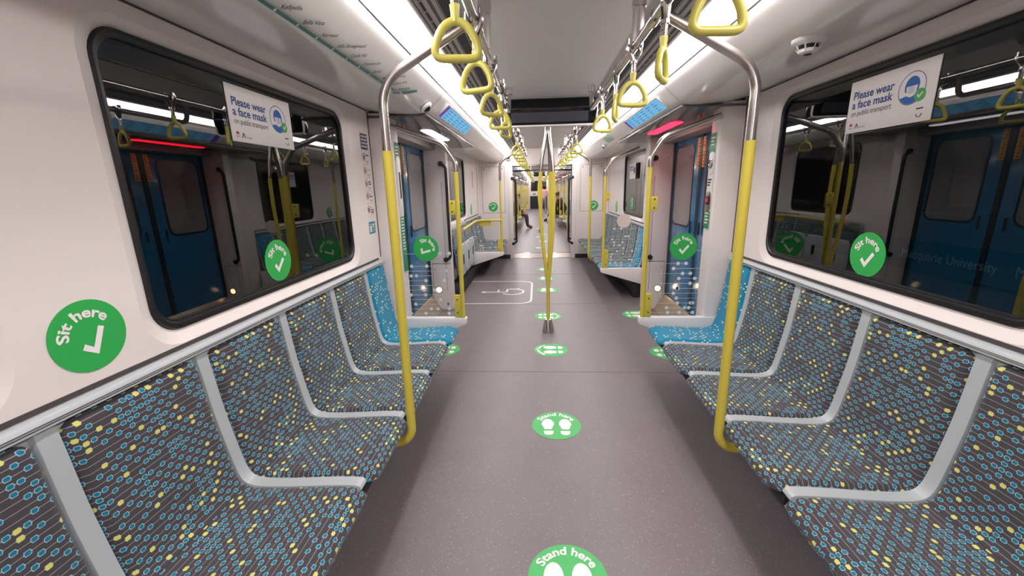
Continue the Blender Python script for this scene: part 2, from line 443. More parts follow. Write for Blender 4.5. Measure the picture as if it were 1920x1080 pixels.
    mb = MB(); mb.box(-1.6, 1.6, Y0-.1, Y0, 0, 2.3); struct('wall_back', mb, 'wall')
    # outside: tunnel wall on the left, platform wall on the right
    mb = MB(); mb.box(-2.5, -2.4, Y0-4, YF+5, -1, 4); struct('exterior_wall_left', mb, 'tunnel')
    mb = MB(); mb.box(2.3, 2.4, Y0-4, YF+5, -1, 4); mb.box(2.26, 2.3, Y0-4, YF+5, 1.22, 1.30); struct('exterior_wall_right', mb, 'plat2')
shell()

def end_walls():
    def portal(name, y0, y1, ys):
        mb = MB(); mb.box(-1.5, -.66, y0, y1, 0, 2.33); mb.box(.66, 1.5, y0, y1, 0, 2.33); mb.box(-.66, .66, y0, y1, 1.965, 2.33)
        o = struct(name, mb, 'wall')
        return o
    w1 = portal('wall_front', YE, YE+.1, 1); portal('wall_next_carriage', G1-.05, G1+.05, -1)
    for s in (-1, 1):     # access panel outline with screws
        mb = MB(); fr = frame((0, YE-.002, 0), (1, 0, 0), (0, 0, 1))
        x0, x1 = sorted((s*.79, s*1.27))
        o1 = rrect(x0, x1, .995, 1.95, .01, 2); o2 = rrect(x0+.006, x1-.006, 1.001, 1.944, .008, 2); n = len(o1)
        mb.add([fr(a, b) for a, b in o1]+[fr(a, b) for a, b in o2], [(i, (i+1) % n, n+(i+1) % n, n+i) for i in range(n)])
        for x in (x0+.05, x1-.05): mb.flat(circle(.012, 10, (x, 1.90)), [tuple(range(10))], fr, .001)
        part('access_panel_seam', mb, 'seam', w1, smooth=0)
        mb = MB(); mb.box(s*.66, s*1.3, YE-.004, YE, 0, .09); part('kick_strip', mb, 'dark', w1)
    # gangway tube between the carriages
    for s, side in ((-1, 'left'), (1, 'right')):
        mb = MB()
        for i in range(6):
            y = YE+.12+i*.1; mb.box(s*.74, s*.80, y, y+.075, 0, 2.1)
        mb.box(s*.80, s*.82, YE+.1, G1-.05, 0, 2.1)
        struct('gangway_wall_'+side, mb, pmat('gangway_grey_'+side, (120, 112, 112), .6))
        mb = MB(); mb.box(s*.66, s*.70, YE-.03, YE+.0, 0, 1.965); mb.box(s*.62, s*.66, YE-.03, YE+.1, 0, 1.965); struct('trim_%d' % (6 if s < 0 else 7), mb, 'white', bevel=.006)
    mb = MB(); mb.box(-.74, .74, YE+.1, G1-.05, 2.02, 2.1); struct('gangway_ceiling', mb, pmat('gangway_roof', (150, 140, 138), .6))
    mb = MB(); mb.box(-.62, .62, YE-.02, YE+.03, 1.93, 1.965); mb.box(-.66, .66, G1-.09, G1-.05, 1.86, 1.90); struct('trim_8', mb, 'chrome', bevel=.005)
    mb = MB(); mb.box(-.70, .70, YE+.03, G1-.06, 0, .004); mb.box(-.70, .70, YE+.01, YE+.04, 0, .010, 1); mb.box(-.70, .70, G1-.1, G1-.06, 0, .010, 1); struct('trim_9', mb, ['plate', 'chrome'])
    # dark cab wall at the far end of the next carriage
    mb = MB(); mb.box(-1.5, 1.5, YF, YF+.1, 0, 2.33); o = struct('wall_far', mb, 'wall')
    mb = MB(); mb.box(-.62, .62, YF-.03, YF, .02, .92); part('lower_panel', mb, 'rubber', o)
    mb = MB(); mb.box(-.55, .55, YF-.03, YF, 1.28, 1.98); part('cab_window', mb, 'tv', o)
    mb = MB(); mb.box(-.62, .62, YF-.03, YF, 1.0, 1.12); part('sign_strip', mb, 'white', o)
    mb = MB(); mb.box(-.4, -.22, YF-.034, YF-.03, 1.01, 1.11); mb.box(.12, .3, YF-.034, YF-.03, 1.01, 1.11); part('exit_sign', mb, 'dgreen', o)
end_walls()

# ------------------------------------------------------------------ ceiling lights and grilles
for s, side in ((-1, 'left'), (1, 'right')):
    for (y0, y1, where) in ((Y0, YE-.02, 'near carriage'), (G1+.06, YF-.02, 'next carriage beyond the gangway')):
        t = thing('ceiling_light', 'long white light strip along the %s side of the %s ceiling' % (side, where), 'light', (s*.69, (y0+y1)/2, 2.21), 'ceiling light strips')
        mb = MB(); P = [(.749, 2.204), (.728, 2.196), (.660, 2.216), (.633, 2.240), (.640, 2.262), (.745, 2.235)]
        mb.add([(s*a, y, z) for y in (y0, y1) for a, z in P], [(i, (i+1) % 6, 6+(i+1) % 6, 6+i) for i in range(6)]+[(0, 1, 2, 3, 4, 5), (6, 7, 8, 9, 10, 11)])
        part('diffuser', mb, 'light', t, smooth=0)
        mb = MB(); mb.box(s*.634, s*.618, y0, y1, 2.236, 2.262); part('edge_strip', mb, 'white', t)
        g = thing('ventilation_grille', 'grey slotted air grille beside the %s light strip in the %s' % (side, where), 'grille', (s*.51, (y0+y1)/2, 2.26), 'air grilles')
        fr = lambda x: 2.25+(.60-x)/.19*.03
        mb = MB()
        for xa, xb in ((.609, .604), (.555, .540), (.522, .519)): mb.add([(s*x, y, fr(x)-.0015) for y in (y0, y1) for x in (xa, xb)], [(0, 1, 3, 2)])
        part('groove', mb, 'seam', g, smooth=0)
        mb = MB()
        y = y0+.05
        step = .105
        while y < min(y1, y0+(12.2 if y0 < 5 else 20)):
            for xa, xb in ((.588, .576), (.461, .452)):
                mb.add([(s*x, yy, fr(x)-.002) for yy in (y, y+step*.86) for x in (xa, xb)], [(0, 1, 3, 2)])
            y += step
        o = part('slot', mb, 'slot', g, smooth=0); o['kind'] = 'stuff'
        mb = MB(); mb.add([(s*x, y, fr(x)-.002) for y in (y0, y1) for x in (.515, .468)], [(0, 1, 3, 2)])
        part('air_channel', mb, 'slot', g, smooth=0)

# ------------------------------------------------------------------ seats
SP = [(.016, .950), (.020, .925), (.027, .86), (.043, .70), (.066, .57), (.083, .475), (.101, .432), (.130, .415), (.19, .410), (.30, .414), (.42, .422), (.535, .426), (.556, .420), (.562, .405)]
def resample(P, n):
    L = [0]
    for a, b in zip(P, P[1:]): L.append(L[-1]+math.dist(a, b))
    out = []
    for i in range(n+1):
        t = L[-1]*i/n; k = max(j for j in range(len(L)) if L[j] <= t+1e-9); k = min(k, len(P)-2)
        u = (t-L[k])/(L[k+1]-L[k]); out.append((P[k][0]+(P[k+1][0]-P[k][0])*u, P[k][1]+(P[k+1][1]-P[k][1])*u))
    return out, L[-1]
def chaikin(q, k=2):
    for _ in range(k):
        nq = [q[0]]
        for (a, b), (c, d) in zip(q, q[1:]): nq += [(a*.75+c*.25, b*.75+d*.25), (a*.25+c*.75, b*.25+d*.75)]
        q = nq+[q[-1]]
    return q
def normals2(P):
    N = []
    for i in range(len(P)):
        a = P[max(0, i-1)]; b = P[min(len(P)-1, i+1)]; tx, tz = b[0]-a[0], b[1]-a[1]; l = math.hypot(tx, tz); N.append((-tz/l, tx/l))
    return N
def cushion(P, w, off, thick, r0, r1, nu=22, f0=True, f1=True):
    """padded cushion following profile P: width w, rounded corners r0 (start) r1 (end)"""
    Q, L = resample(P, 26); N = normals2(Q); n = len(Q); mb = MB(); vs = []; uv = []
    for i, ((x, z), (nx, nz)) in enumerate(zip(Q, N)):
        s = L*i/(n-1); half = w/2
        for r, d in ((r0, s), (r1, L-s)):
            if r and d < r: half = min(half, w/2-r+math.sqrt(max(0, r*r-(r-d)**2)))
        ev = min(1, min(s if f0 else 9, L-s if f1 else 9)/.022)
        row = []
        for j in range(nu+1):
            u = -1+2*j/nu; u = math.copysign(abs(u)**.8, u) if u else 0
            e = min(1, (1-abs(u))*half/.020)
            h = off+thick*math.sqrt(max(0, 1-(1-e)**2))*math.sqrt(max(.02, 1-(1-ev)**2))
            row.append((u*half, h)); vs.append((x+nx*h, u*half, z+nz*h))
        acc = [0.]
        for (a, b), (c, d) in zip(row, row[1:]): acc.append(acc[-1]+math.hypot(c-a, d-b))
        uv += [(q-acc[nu//2]+3, s+7) for q in acc]
    fs = [(i*(nu+1)+j, i*(nu+1)+j+1, (i+1)*(nu+1)+j+1, (i+1)*(nu+1)+j) for i in range(n-1) for j in range(nu)]
    mb.add(vs, fs, uv); return mb
def make_seat(width, mat, label, two_ridges=True, group='dotted fabric seats'):
    t = thing('train_seat', label, 'seat', (0, 0, 0), group)
    P = chaikin(SP); N = normals2(P); n = len(P); W = width; mb = MB()
    # moulded shell: recessed tray with a raised divider ridge at each side
    st = [(-W/2, .0), (-W/2+.024, .0), (-W/2+.029, -.014), (W/2-.029, -.014), (W/2-.024, .0), (W/2, .0)] if two_ridges else [(-W/2, .0), (-W/2+.024, 0), (-W/2+.029, -.014), (W/2-.008, -.014), (W/2-.004, -.008), (W/2, -.008)]
    m = len(st); vs = []
    for (x, z), (nx, nz) in zip(P, N): vs += [(x+nx*h, y, z+nz*h) for y, h in st]
    for (x, z), (nx, nz) in zip(P, N): q = min(.03, max(.006, x-.004)); vs += [(x-nx*q, -W/2, z-nz*q), (x-nx*q, W/2, z-nz*q)]
    b = n*m
    fs = [(i*m+j, i*m+j+1, (i+1)*m+j+1, (i+1)*m+j) for i in range(n-1) for j in range(m-1)]
    for i in range(n-1):
        fs += [(b+2*i, b+2*i+1, b+2*i+3, b+2*i+2), (i*m, (i+1)*m, b+2*i+2, b+2*i), (i*m+m-1, b+2*i+1, b+2*i+3, (i+1)*m+m-1)]
    fs += [tuple(list(range(m))+[b+1, b]), tuple(list(range((n-1)*m, n*m))+[b+2*(n-1)+1, b+2*(n-1)])]
    mb.add(vs, fs); part('seat_shell', mb, 'shell', t, smooth=50)
    cw = W-.056 if two_ridges else W-.034; cy = 0 if two_ridges else .009
    k = next(i for i, p in enumerate(P) if p[0] > .112)
    A = P[2:k+1]; B = [(P[k][0]+.003, P[k][1])]+P[k+1:]+[(.578, .412), (.584, .396), (.578, .380)]
    for nm, Q, r0, r1, f0 in (('backrest_cushion', A, .035, 0, True), ('seat_cushion', B, 0, .03, False)):
        mb = cushion(Q, cw, -.014, .024, r0, r1, f0=f0, f1=False); mb.v = [(x, y+cy, z) for x, y, z in mb.v]
        part(nm, mb, mat, t, smooth=80)
    q = Vector((P[k][0]+N[k][0]*.0098, 0, P[k][1]+N[k][1]*.0098)); mb = MB().tube([q+Vector((0, cy-cw/2+.012, 0)), q+Vector((0, cy+cw/2-.012, 0))], .0016, 6); part('fold_seam', mb, 'ink', t)
    mb = MB(); mb.box(.10, .555, -W/2+.015, W/2-.015, .345, .386); mb.box(.01, .10, -W/2+.015, W/2-.015, .30, .386)
    part('under_frame', mb, 'dark', t, bevel=.008)
    return t
seat0 = make_seat(.485, 'dots', 'x'); blue0 = make_seat(.355, 'blue', 'x', False, 'blue priority seats')
used = set()
def put_seat(src, s, yc, label, group, flip=False):
    rz = 0 if s < 0 else PI
    loc = (s*WX, yc, 0)
    if src.name not in used:
        used.add(src.name); src.location = loc; src.rotation_euler = (0, 0, rz); src['label'] = label; src['group'] = group; return src
    return dup(src, loc, label, rz, group)
# the shell of the blue seat has its ridge on the -y side for the left row; a mirrored one serves the right
blue1 = make_seat(.355, 'blue', 'x', False, 'blue priority seats')
for ch in blue1.children:
    for v in ch.data.vertices: v.co.y *= -1
    ch.data.flip_normals()
for s, side, bl in ((-1, 'left', blue0), (1, 'right', blue1)):
    put_seat(bl, s, 2.769+.1775, 'blue fabric seat by the glass partition at the far end of the %s front bench' % side, 'blue priority seats')
    for k in range(6):
        lab = 'grey dotted fabric seat, %s in front of the blue seat on the %s bench' % (ORD[k], side)
        put_seat(seat0, s, 2.5265-.485*k, lab, 'dotted seats of the front benches')
put_seat(blue0, 1, S2+.045+.1925, 'blue fabric seat behind the far glass partition on the right', 'blue priority seats')
for k in range(6):
    put_seat(seat0, 1, S2+.045+.37+.2425+.485*k, 'grey dotted seat on the far right bench, %s beyond its blue seat' % ORD[k], 'dotted seats of the far right bench')
for k in range(4):
    put_seat(seat0, -1, 6.94+.2425+.485*k, 'grey dotted seat on the far left bench, %s beyond the wheelchair bay' % ORD[k], 'dotted seats of the far left bench')
ed = G1+.1
for bi, (d0, d1) in enumerate(DOORS2):
    nn = int((d0-ed-.1)/.485)
    for s, side in ((-1, 'left'), (1, 'right')):
        for k in range(nn):
            put_seat(seat0, s, ed+.05+.2425+.485*k, 'grey seat in the next carriage, %s of the %s %s bench beyond the gangway' % (ORD[k], ORD[bi], side), 'seats of the next carriage')
    ed = d1+.05
# bench top rails
for s, side in ((-1, 'left'), (1, 'right')):
    for y0, y1, where in ((-.45, 3.12, 'front'), (S2+.06 if s > 0 else 6.94, YE-.27, 'far')):
        mb = MB(); P = [(.0, .984), (.012, .986), (.022, .981), (.030, .970), (.032, .954), (.030, .952), (.0, .951)]; n = len(P)
        mb.add([(s*(WX-a), y, z) for y in (y0, y1) for a, z in P], [(i, (i+1) % n, n+(i+1) % n, n+i) for i in range(n)]+[tuple(range(n)), tuple(range(n, 2*n))])
        o = part('bench_rail', mb, 'shell', None, loc=(s*WX, (y0+y1)/2, .95), smooth=50)
        tag(o, 'grey rail along the top of the %s bench backs on the %s wall' % (where, side), 'rail', 'bench top rails')
        mb = MB(); mb.box(s*(WX-.003), s*(WX-.0), y0, y1-.04, .986, 1.000); part('rail_groove', mb, 'seam', o, smooth=0)
        mb = MB()
        for z in (.960, .966): mb.box(s*(WX-.033), s*(WX-.030), y0, y1-.06, z, z+.002)
        part('bright_bead', mb, 'chrome', o, smooth=0)

# ------------------------------------------------------------------ poles and rails
RX, RZ = .33, 2.10
def pole_pts(s, y, low=True):
    p = [(s*RX, y, RZ), (s*.60, y, 1.985), (s*.722, y, 1.85), (s*.722, y, 1.655)]
    top = fillet(p, [0, .12, .16, 0], 8)
    return top
def grab_pole(s, y, label, zb=.300, hook=True, group=None, X=.722):
    t = thing('grab_pole', label, 'pole', (s*X, y, 0), group)
    top = fillet([(s*(RX+.02), y, RZ+.022), (s*X, y, 1.918), (s*X, y, 1.65)], [0, .15, 0], 14)
    mb = MB().tube(top, .0185, 14); part('steel_tube', mb, 'steel', t, smooth=60)
    if hook: P = fillet([(s*X, y, 1.66), (s*X, y, zb), (s*(X+.19), y, zb)], [0, .085, 0], 8)
    else: P = [(s*X, y, 1.66), (s*X, y, zb)]
    mb = MB().tube(P, .0205, 14); part('yellow_sleeve', mb, 'yellow', t, smooth=60)
    mb = MB().tube([(s*RX, y-.035, RZ), (s*RX, y+.035, RZ)], .0235, 14); mb.tube([(s*(RX+.01), y, RZ+.022), (s*(RX+.055), y, RZ+.005)], .021, 12); part('tee_joint', mb, 'chrome', t)
    return t
grab_pole(-1, 1.74, 'bent steel and yellow grab pole in front of the left bench', group='bent grab poles')
grab_pole(1, 1.74, 'bent steel and yellow grab pole in front of the right bench', group='bent grab poles')
grab_pole(1, 6.885, 'yellow grab pole at the middle of the far right bench', group='bent grab poles', X=.75)
for i, y in enumerate((11.5, 17.3, 23.4, 28.9)):
    for s, side in ((-1, 'left'), (1, 'right')):
        grab_pole(s, y, 'grab pole in the next carriage, %s along its %s side' % (ORD[i], side), group='grab poles of the next carriage')

def screws(mb, pts, ax='y'):
    for p in pts: mb.lathe([(.006, 0), (.006, .004), (.002, .005)], p, 10, axis='y', sgn=-1)
def partition(s, y, label, glassx=(.75, 1.2), facing=-1, X=.712, zs=.492, pat=True, group='glass partitions', diag=False):
    t = thing('glass_partition', label, 'partition', (s*X, y, 0), group)
    if not diag:
        top = fillet([(s*PIL, y, 1.962), (s*(X+.085), y, 1.83), (s*X, y, 1.70), (s*X, y, 1.63)], [0, .12, .10, 0], 8)
    else:
        top = fillet([(s*(RX+.02), y, RZ+.02), (s*X, y, 1.918), (s*X, y, 1.63)], [0, .15, 0], 12)
    part('steel_rail', MB().tube(top, .0195, 14), 'steel', t, smooth=60)
    mb = MB().tube([(s*X, y, 1.635), (s*X, y, zs)], .0175, 14); part('yellow_post', mb, 'yellow', t, smooth=60)
    for z0, z1 in (((1.315, 1.42) if not diag else (.9, .9), (zs+.003, .68))):
        if z1 <= z0: continue
        mb = MB().box(s*(X+.012), s*(X+.066), y-.008, y+.012, z0, z1)
        b = part('bracket', mb, 'yellow', t, bevel=.003)
        sc = MB(); screws(sc, [(s*(X+.042), y-.008, z0+(z1-z0)*.2), (s*(X+.042), y-.008, z0+(z1-z0)*.8)]); part('screw', sc, 'ink', b)
    # sill shelf with its tapering skirt
    mb = MB(); x1 = 1.30
    mb.add([(s*a, yy, z) for yy in (y-.02, y+.035) for a, z in ((X-.028, zs), (X-.028, zs-.045), (X-.02, zs-.058), (x1, .20), (x1, zs))], [(0, 1, 2, 3, 4), (9, 8, 7, 6, 5)]+[(i, (i+1) % 5, 5+(i+1) % 5, 5+i) for i in range(5)])
    part('sill', mb, 'white', t, bevel=.006)
    # glass, its top following the rail
    if not diag: P = [(X+.05, zs), (PIL, zs), (PIL, 1.945), (X+.10, 1.80), (X+.06, 1.72)]
    else: P = [(X+.03, zs), (WX-.01, zs), (WX-.01, .985), (X+.03, .985)]
    mb = MB(); k = len(P)
    mb.add([(s*a, y+.001, z) for a, z in P], [tuple(range(k))])
    part('glass_panel', mb, 'clear', t, smooth=0)
    if pat:
        mb = MB(); fr = frame((0, y-.004, 0), (1, 0, 0), (0, 0, 1))
        rows = 12
        for i in range(rows):
            z = zs+.035+i*.039+(.06 if i == rows-1 else 0)
            xa = X+.07+random.random()*.25; xb = PIL-.02-random.random()*.15
            ln = (xa, PIL-.01) if i % 2 else (X+.055, xb)
            mb.add([fr(s*a, b, 0) for a, b in ((ln[0], z-.0012), (ln[1], z-.0012), (ln[1], z+.0012), (ln[0], z+.0012))], [(0, 1, 2, 3)])
            nd = 3 if i < 3 else 2 if i % 3 else 1
            for j in range(nd):
                x = (xa if i % 2 else xb) if j == 0 else X+.09+random.random()*.33
                mb.flat(circle(.0135, 16, (s*x, z)), [tuple(range(16))], fr, -.0012)
        o = part('dot_pattern', mb, 'dotp', t, smooth=0)
    return t
partition(-1, S1, 'glass partition with yellow post at the end of the left front bench')
partition(1, S1, 'glass partition with yellow post at the end of the right front bench')
partition(1, S2, 'glass partition on the far side of the right doorway', X=.765, zs=.428)
partition(-1, 6.90, 'low glass partition with yellow post beside the wheelchair bay', diag=True, X=.71, zs=.455)
k = 0
for d0, d1 in DOORS2:
    for y in (d0, d1):
        for s, side in ((-1, 'left'), (1, 'right')):
            partition(s, y, 'glass partition in the next carriage, %s along its %s side' % (ORD[k], side), pat=False, group='glass partitions of the next carriage')
        k += 1
# horizontal yellow rail of the wheelchair bay
t = thing('yellow_handrail', 'bent yellow handrail above the folded seats of the wheelchair bay', 'handrail', (-1.2, 6, .99))
part('rail_tube', MB().tube(fillet([(-1.12, 5.58, .965), (-1.12, 6.862, .99), (-.70, 6.862, .99)], [0, .12, 0], 8), .018, 12), 'yellow', t, smooth=60)
part('mounting_plate', MB().box(-1.08, -.88, 6.875, 6.89, .90, .985), 'yellow', t)
part('end_cap', MB().tube([(-1.12, 5.55, .964), (-1.12, 5.59, .966)], .021, 12), pmat('end_cap_pink', (222, 140, 132), .5), t)

# overhead rails with posts
def overhead(s, y0, y1, label, posts, bend):
    t = thing('overhead_rail', label, 'rail', (s*RX, (y0+y1)/2, RZ), 'overhead rails')
    p = [(s*RX, y0, RZ), (s*RX, y1, RZ)]
    if bend: p = fillet([(s*RX, y0, RZ), (s*RX, y1, RZ), (s*RX, y1+.03, 2.285)], [0, .06, 0], 6)
    part('rail_tube', MB().tube(p, .0185, 14), 'steel', t, smooth=60)
    for y in posts:
        mb = MB().lathe([(.024, 0), (.026, .13), (.030, .135), (.030, .186)], (s*RX, y, RZ), 16); part('ceiling_post', mb, 'steel', t)
    if bend: part('end_flange', MB().lathe([(.028, 0), (.028, .05)], (s*RX, y1+.028, 2.236), 16), 'steel', t)
for s, side in ((-1, 'left'), (1, 'right')):
    overhead(s, -2.6, 3.55, 'steel overhead rail on the %s, nearest the camera' % side, (.1, 2.0), True)
    overhead(s, 4.55, 8.6, 'steel overhead rail on the %s between the screen and the gangway' % side, (4.62, 6.6, 8.5), False)
    overhead(s, 10.1, 29.6, 'steel overhead rail on the %s in the next carriage' % side, (10.2, 14, 18, 22, 26), False)

# ------------------------------------------------------------------ strap hangers
def make_strap():
    t = thing('strap_hanger', 'x', 'strap', (0, 0, 0), 'hanging straps')
    mb = MB()                                   # forked clamp round the rail (local: rail at z=0, along y)
    for a in (-1, 1):
        mb.tube([(a*.030, 0, .030), (a*.031, 0, .005), (a*.024, 0, -.022), (a*.008, 0, -.048), (a*.004, 0, -.062)], [.006, .009, .010, .011, .009], 8, r2=.012)
    mb.lathe([(.016, 0), (.016, .012)], (0, 0, -.068), 12)
    part('clamp', mb, 'chrome', t)
    mb = MB(); pr = []
    for i in range(9): z = -.112+i*.005; pr += [(.0085, z), (.0115, z+.0012), (.0115, z+.0036), (.0085, z+.0045)]
    mb.lathe(pr, (0, 0, 0), 12); part('ribbed_stem', mb, 'chrome', t, smooth=60)
    mb = MB()
    P = [(0, -.146), (.030, -.158), (.050, -.186), (.060, -.216), (.058, -.232), (.044, -.240), (0, -.241)]
    P = P+[(-a, b) for a, b in P[-2:0:-1]]; Q = []
    k = len(P)
    for i in range(k):                          # closed Catmull-Rom
        p0, p1, p2, p3 = (Vector((*P[(i+j) % k], 0)) for j in (-1, 0, 1, 2))
        for u in (0, .25, .5, .75): Q.append(.5*((2*p1)+(p2-p0)*u+(2*p0-5*p1+4*p2-p3)*u*u+(3*p1-p0-3*p2+p3)*u**3))
    mb.tube([(q.x, 0, q.y) for q in Q], .0115, 10, closed=True, up=(0, 1, 0), r2=.0115)
    mb.tube([(0, 0, -.150), (0, 0, -.128), (0, 0, -.106)], [.013, .012, .0145], 12)
    part('handle_loop', mb, 'ylt', t, smooth=70)
    return t
strap0 = make_strap(); first = True
def put_strap(s, y, rz, label, group):
    global first
    if first:
        first = False; strap0.location = (s*RX, y, RZ); strap0.rotation_euler = (0, 0, rz); strap0['label'] = label; strap0['group'] = group; return
    dup(strap0, (s*RX, y, RZ), label, rz, group)
near = {-1: [(1.27, 8), (1.665, -20), (2.19, 40), (2.66, 5), (3.12, 60), (.8, 30)], 1: [(1.14, 5), (1.60, 62), (2.06, 4), (2.49, 72), (2.95, 20), (.68, 40)]}
for s, side in ((-1, 'left'), (1, 'right')):
    L = sorted(near[s])
    for i, (y, a) in enumerate(L): put_strap(s, y, R(a), 'yellow loop strap on the near %s overhead rail, %s before the ceiling screen' % (side, ORD[len(L)-1-i] if i < len(L)-1 else 'last'), 'straps before the ceiling screen')
    for i in range(7): put_strap(s, 4.78+.55*i+(.1 if i == 3 else 0), R(random.choice((0, 10, -15, 25, 40))), 'yellow loop strap past the ceiling screen on the %s rail, %s beyond it' % (side, ORD[i]), 'straps between screen and gangway')
    for i in range(19): put_strap(s, 10.35+1.0*i+(.13 if min(abs(10.35+1.0*i-q) for q in (11.5, 17.3, 23.4, 28.9, 20.05)) < .1 else 0), R(random.choice((0, 10, -15, 30, 50))), 'small yellow strap in the next carriage, %s along its %s rail' % (ORD[i], side), 'straps of the next carriage')

# ------------------------------------------------------------------ centre pole
def branch_pole(y, label, n=3):
    t = thing('branched_pole', label, 'pole', (0, y, 0), 'branched floor poles')
    part('floor_cup', MB().lathe([(.062, 0), (.062, .015), (.052, .08), (.034, .142), (.024, .146)], (0, y, 0), 28), 'steel', t, smooth=40)
    part('yellow_stem', MB().tube([(0, y, .13), (0, y, .50), (0, y, .60), (0, y, .67)], [.0185, .0185, .028, .034], 16), 'yellow', t, smooth=60)
    prof = [(.60, .014), (.72, .026), (.85, .045), (1.05, .066), (1.3, .079), (1.5, .080), (1.65, .074)]
    top = [(1.65, .074), (1.78, .058), (1.90, .034), (1.97, .020), (2.06, .014)]
    for j in range(n):
        a = 2*PI*j/n+R(192)
        f = lambda q: [(r*math.cos(a), y+r*math.sin(a), z) for r, z in ((c, d) for d, c in q)]
        part('yellow_branch', MB().tube(f(chaikin(prof, 2)), .0175, 12), 'yellow', t, smooth=70)
        part('steel_branch', MB().tube(f(chaikin(top, 2)), .0165, 12), 'steel', t, smooth=70)
    part('steel_top', MB().tube([(0, y, 2.0), (0, y, 2.285)], .024, 16), 'steel', t)
branch_pole(4.173, 'yellow pole splitting into three branches, standing in the near doorway aisle')
branch_pole(14.25, 'yellow branched pole in the doorway aisle of the next carriage')

# ------------------------------------------------------------------ stickers
def feet(fr, d, mb, k):
    for s in (-1, 1):
        sole = []
        for i in range(28):
            a = 2*PI*i/28; x = math.cos(a)*.036; yv = math.sin(a)*.062
            if yv < 0: x *= .80
            sole.append((s*.047+x+s*.003, .026+max(yv, -.046)))
        mb.flat([(x*k, (y-.026)*k) for x, y in sole], [tuple(range(28))], fr, d)
        heel = [(s*.047-.028, -.032), (s*.047+.028, -.032), (s*.047+.024, -.062), (s*.047+.012, -.071), (s*.047-.012, -.071), (s*.047-.024, -.062)]
        mb.flat([((x)*k, (y-.029)*k) for x, y in heel], [tuple(range(6))], fr, d)
def sit_sticker(o, ex, ey, rad, label, ang=0., back=False):
    """round green 'Sit here' sticker; ang turns it counter-clockwise on its surface"""
    ex, ey = Vector(ex), Vector(ey); c, s = math.cos(ang), math.sin(ang)
    a, b = ex*c+ey*s, ey*c-ex*s
    fr = frame(o, a, b)
    t = thing('sit_here_sticker', label, 'sticker', o, 'sit here stickers')
    part('sticker_disc', MB().prism(circle(rad, 48), fr, -.0005, .001), 'beige' if back else 'green', t)
    if back: return t
    k = rad/.1
    mb = MB(); arc_text(mb, 'Sit here', .040*k, .052*k, fr, .0018, bold=.0011*k, mid=-.05, track=1.06); part('lettering', mb, 'swhite', t, smooth=0)
    mb = MB(); P = [(-.034, -.018), (-.022, -.006), (-.006, -.026), (.030, .022), (.043, .012), (-.004, -.050)]
    mb.flat([(x*k, (y-.008)*k) for x, y in P], [(0, 1, 2, 5), (2, 3, 4, 5)], fr, .0018); part('tick', mb, 'swhite', t, smooth=0)
    return t
def stand_sticker(x, y, ang, label, rad=.158):
    fr = frame((x, y, 0), (math.cos(ang), math.sin(ang), 0), (-math.sin(ang), math.cos(ang), 0))
    t = thing('stand_here_sticker', label, 'sticker', (x, y, 0), 'stand here floor stickers')
    part('sticker_disc', MB().prism(circle(rad, 56), fr, .0003, .0014), 'fgreen', t)
    k = rad/.158
    mb = MB(); arc_text(mb, 'Stand here', .053*k, .108*k, fr, .0022, bold=.0013*k, track=1.05); part('lettering', mb, 'swhite', t, smooth=0)
    mb = MB(); feet(fr, .0022, mb, 1.12*k); part('footprints', mb, 'swhite', t, smooth=0)
YA, ZA = (0, 1, 0), (0, 0, 1)
sit_sticker((-WX+.001, .995, 1.132), YA, ZA, .1, 'green Sit here sticker on the white wall panel left of the left window', R(14))
sit_sticker((-WX-.0285, 1.905, 1.184), YA, ZA, .1, 'green Sit here sticker on the left window glass', R(-6))
sit_sticker((WX+.0285, 1.917, 1.175), (0, -1, 0), ZA, .1, 'green Sit here sticker on the right window glass', R(2))
sit_sticker((-.978, S1-.006, 1.057), (1, 0, 0), ZA, .1, 'green Sit here sticker on the glass partition of the left bench', R(-38))
sit_sticker((.988, S1-.006, 1.046), (1, 0, 0), ZA, .1, 'green Sit here sticker on the glass partition of the right bench', R(-2))
sit_sticker((-1.045, YE-.003, 1.122), (1, 0, 0), ZA, .1, 'green Sit here sticker on the white end wall left of the gangway', R(-4))
sit_sticker((1.075, YE-.003, 1.114), (1, 0, 0), ZA, .1, 'green Sit here sticker on the white end wall right of the gangway', R(-4))
sit_sticker((1.022, S2-.004, 1.055), (1, 0, 0), ZA, .09, 'blank beige back of a round sticker on the far right glass partition', back=True)
sit_sticker((WX-.001, 7.75, 1.13), (0, -1, 0), ZA, .1, 'green sticker seen edge-on on the wall beyond the far right window')
sit_sticker((WX+.0285, 6.62, 1.235), (0, -1, 0), ZA, .1, 'green sticker seen edge-on on the far right window')
sit_sticker((-WX+.001, 7.75, 1.13), YA, ZA, .1, 'green sticker seen edge-on on the wall beyond the far left window')
stand_sticker(.003, 1.311, 0, 'green Stand here floor sticker nearest the camera')
stand_sticker(.007, 2.391, 0, 'second green Stand here floor sticker from the camera, turned upright')
stand_sticker(.012, 3.666, R(90), 'green Stand here floor sticker just in front of the pole base, turned sideways')
stand_sticker(.01, 4.72, R(-90), 'green Stand here floor sticker just behind the pole base, turned sideways')
stand_sticker(.036, 6.02, PI, 'green floor sticker beside the wheelchair marking')
stand_sticker(.034, 6.84, PI, 'green floor sticker just past the wheelchair marking')
stand_sticker(.03, 7.64, PI, 'green floor sticker nearest the gangway threshold in the near carriage')
stand_sticker(1.06, 4.78, R(-90), 'green floor sticker in front of the right door')
stand_sticker(1.08, 3.60, R(-90), 'green floor sticker half hidden by the right blue seat')
stand_sticker(-1.02, 3.66, R(90), 'green floor sticker in front of the left door, almost hidden by seats')
for i, y in enumerate((10.5, 11.8, 12.9, 13.7, 15.6)):
    stand_sticker((-.05, .05)[i % 2], y, PI*(i % 2), 'green floor sticker in the next carriage, %s beyond the gangway' % ORD[i])

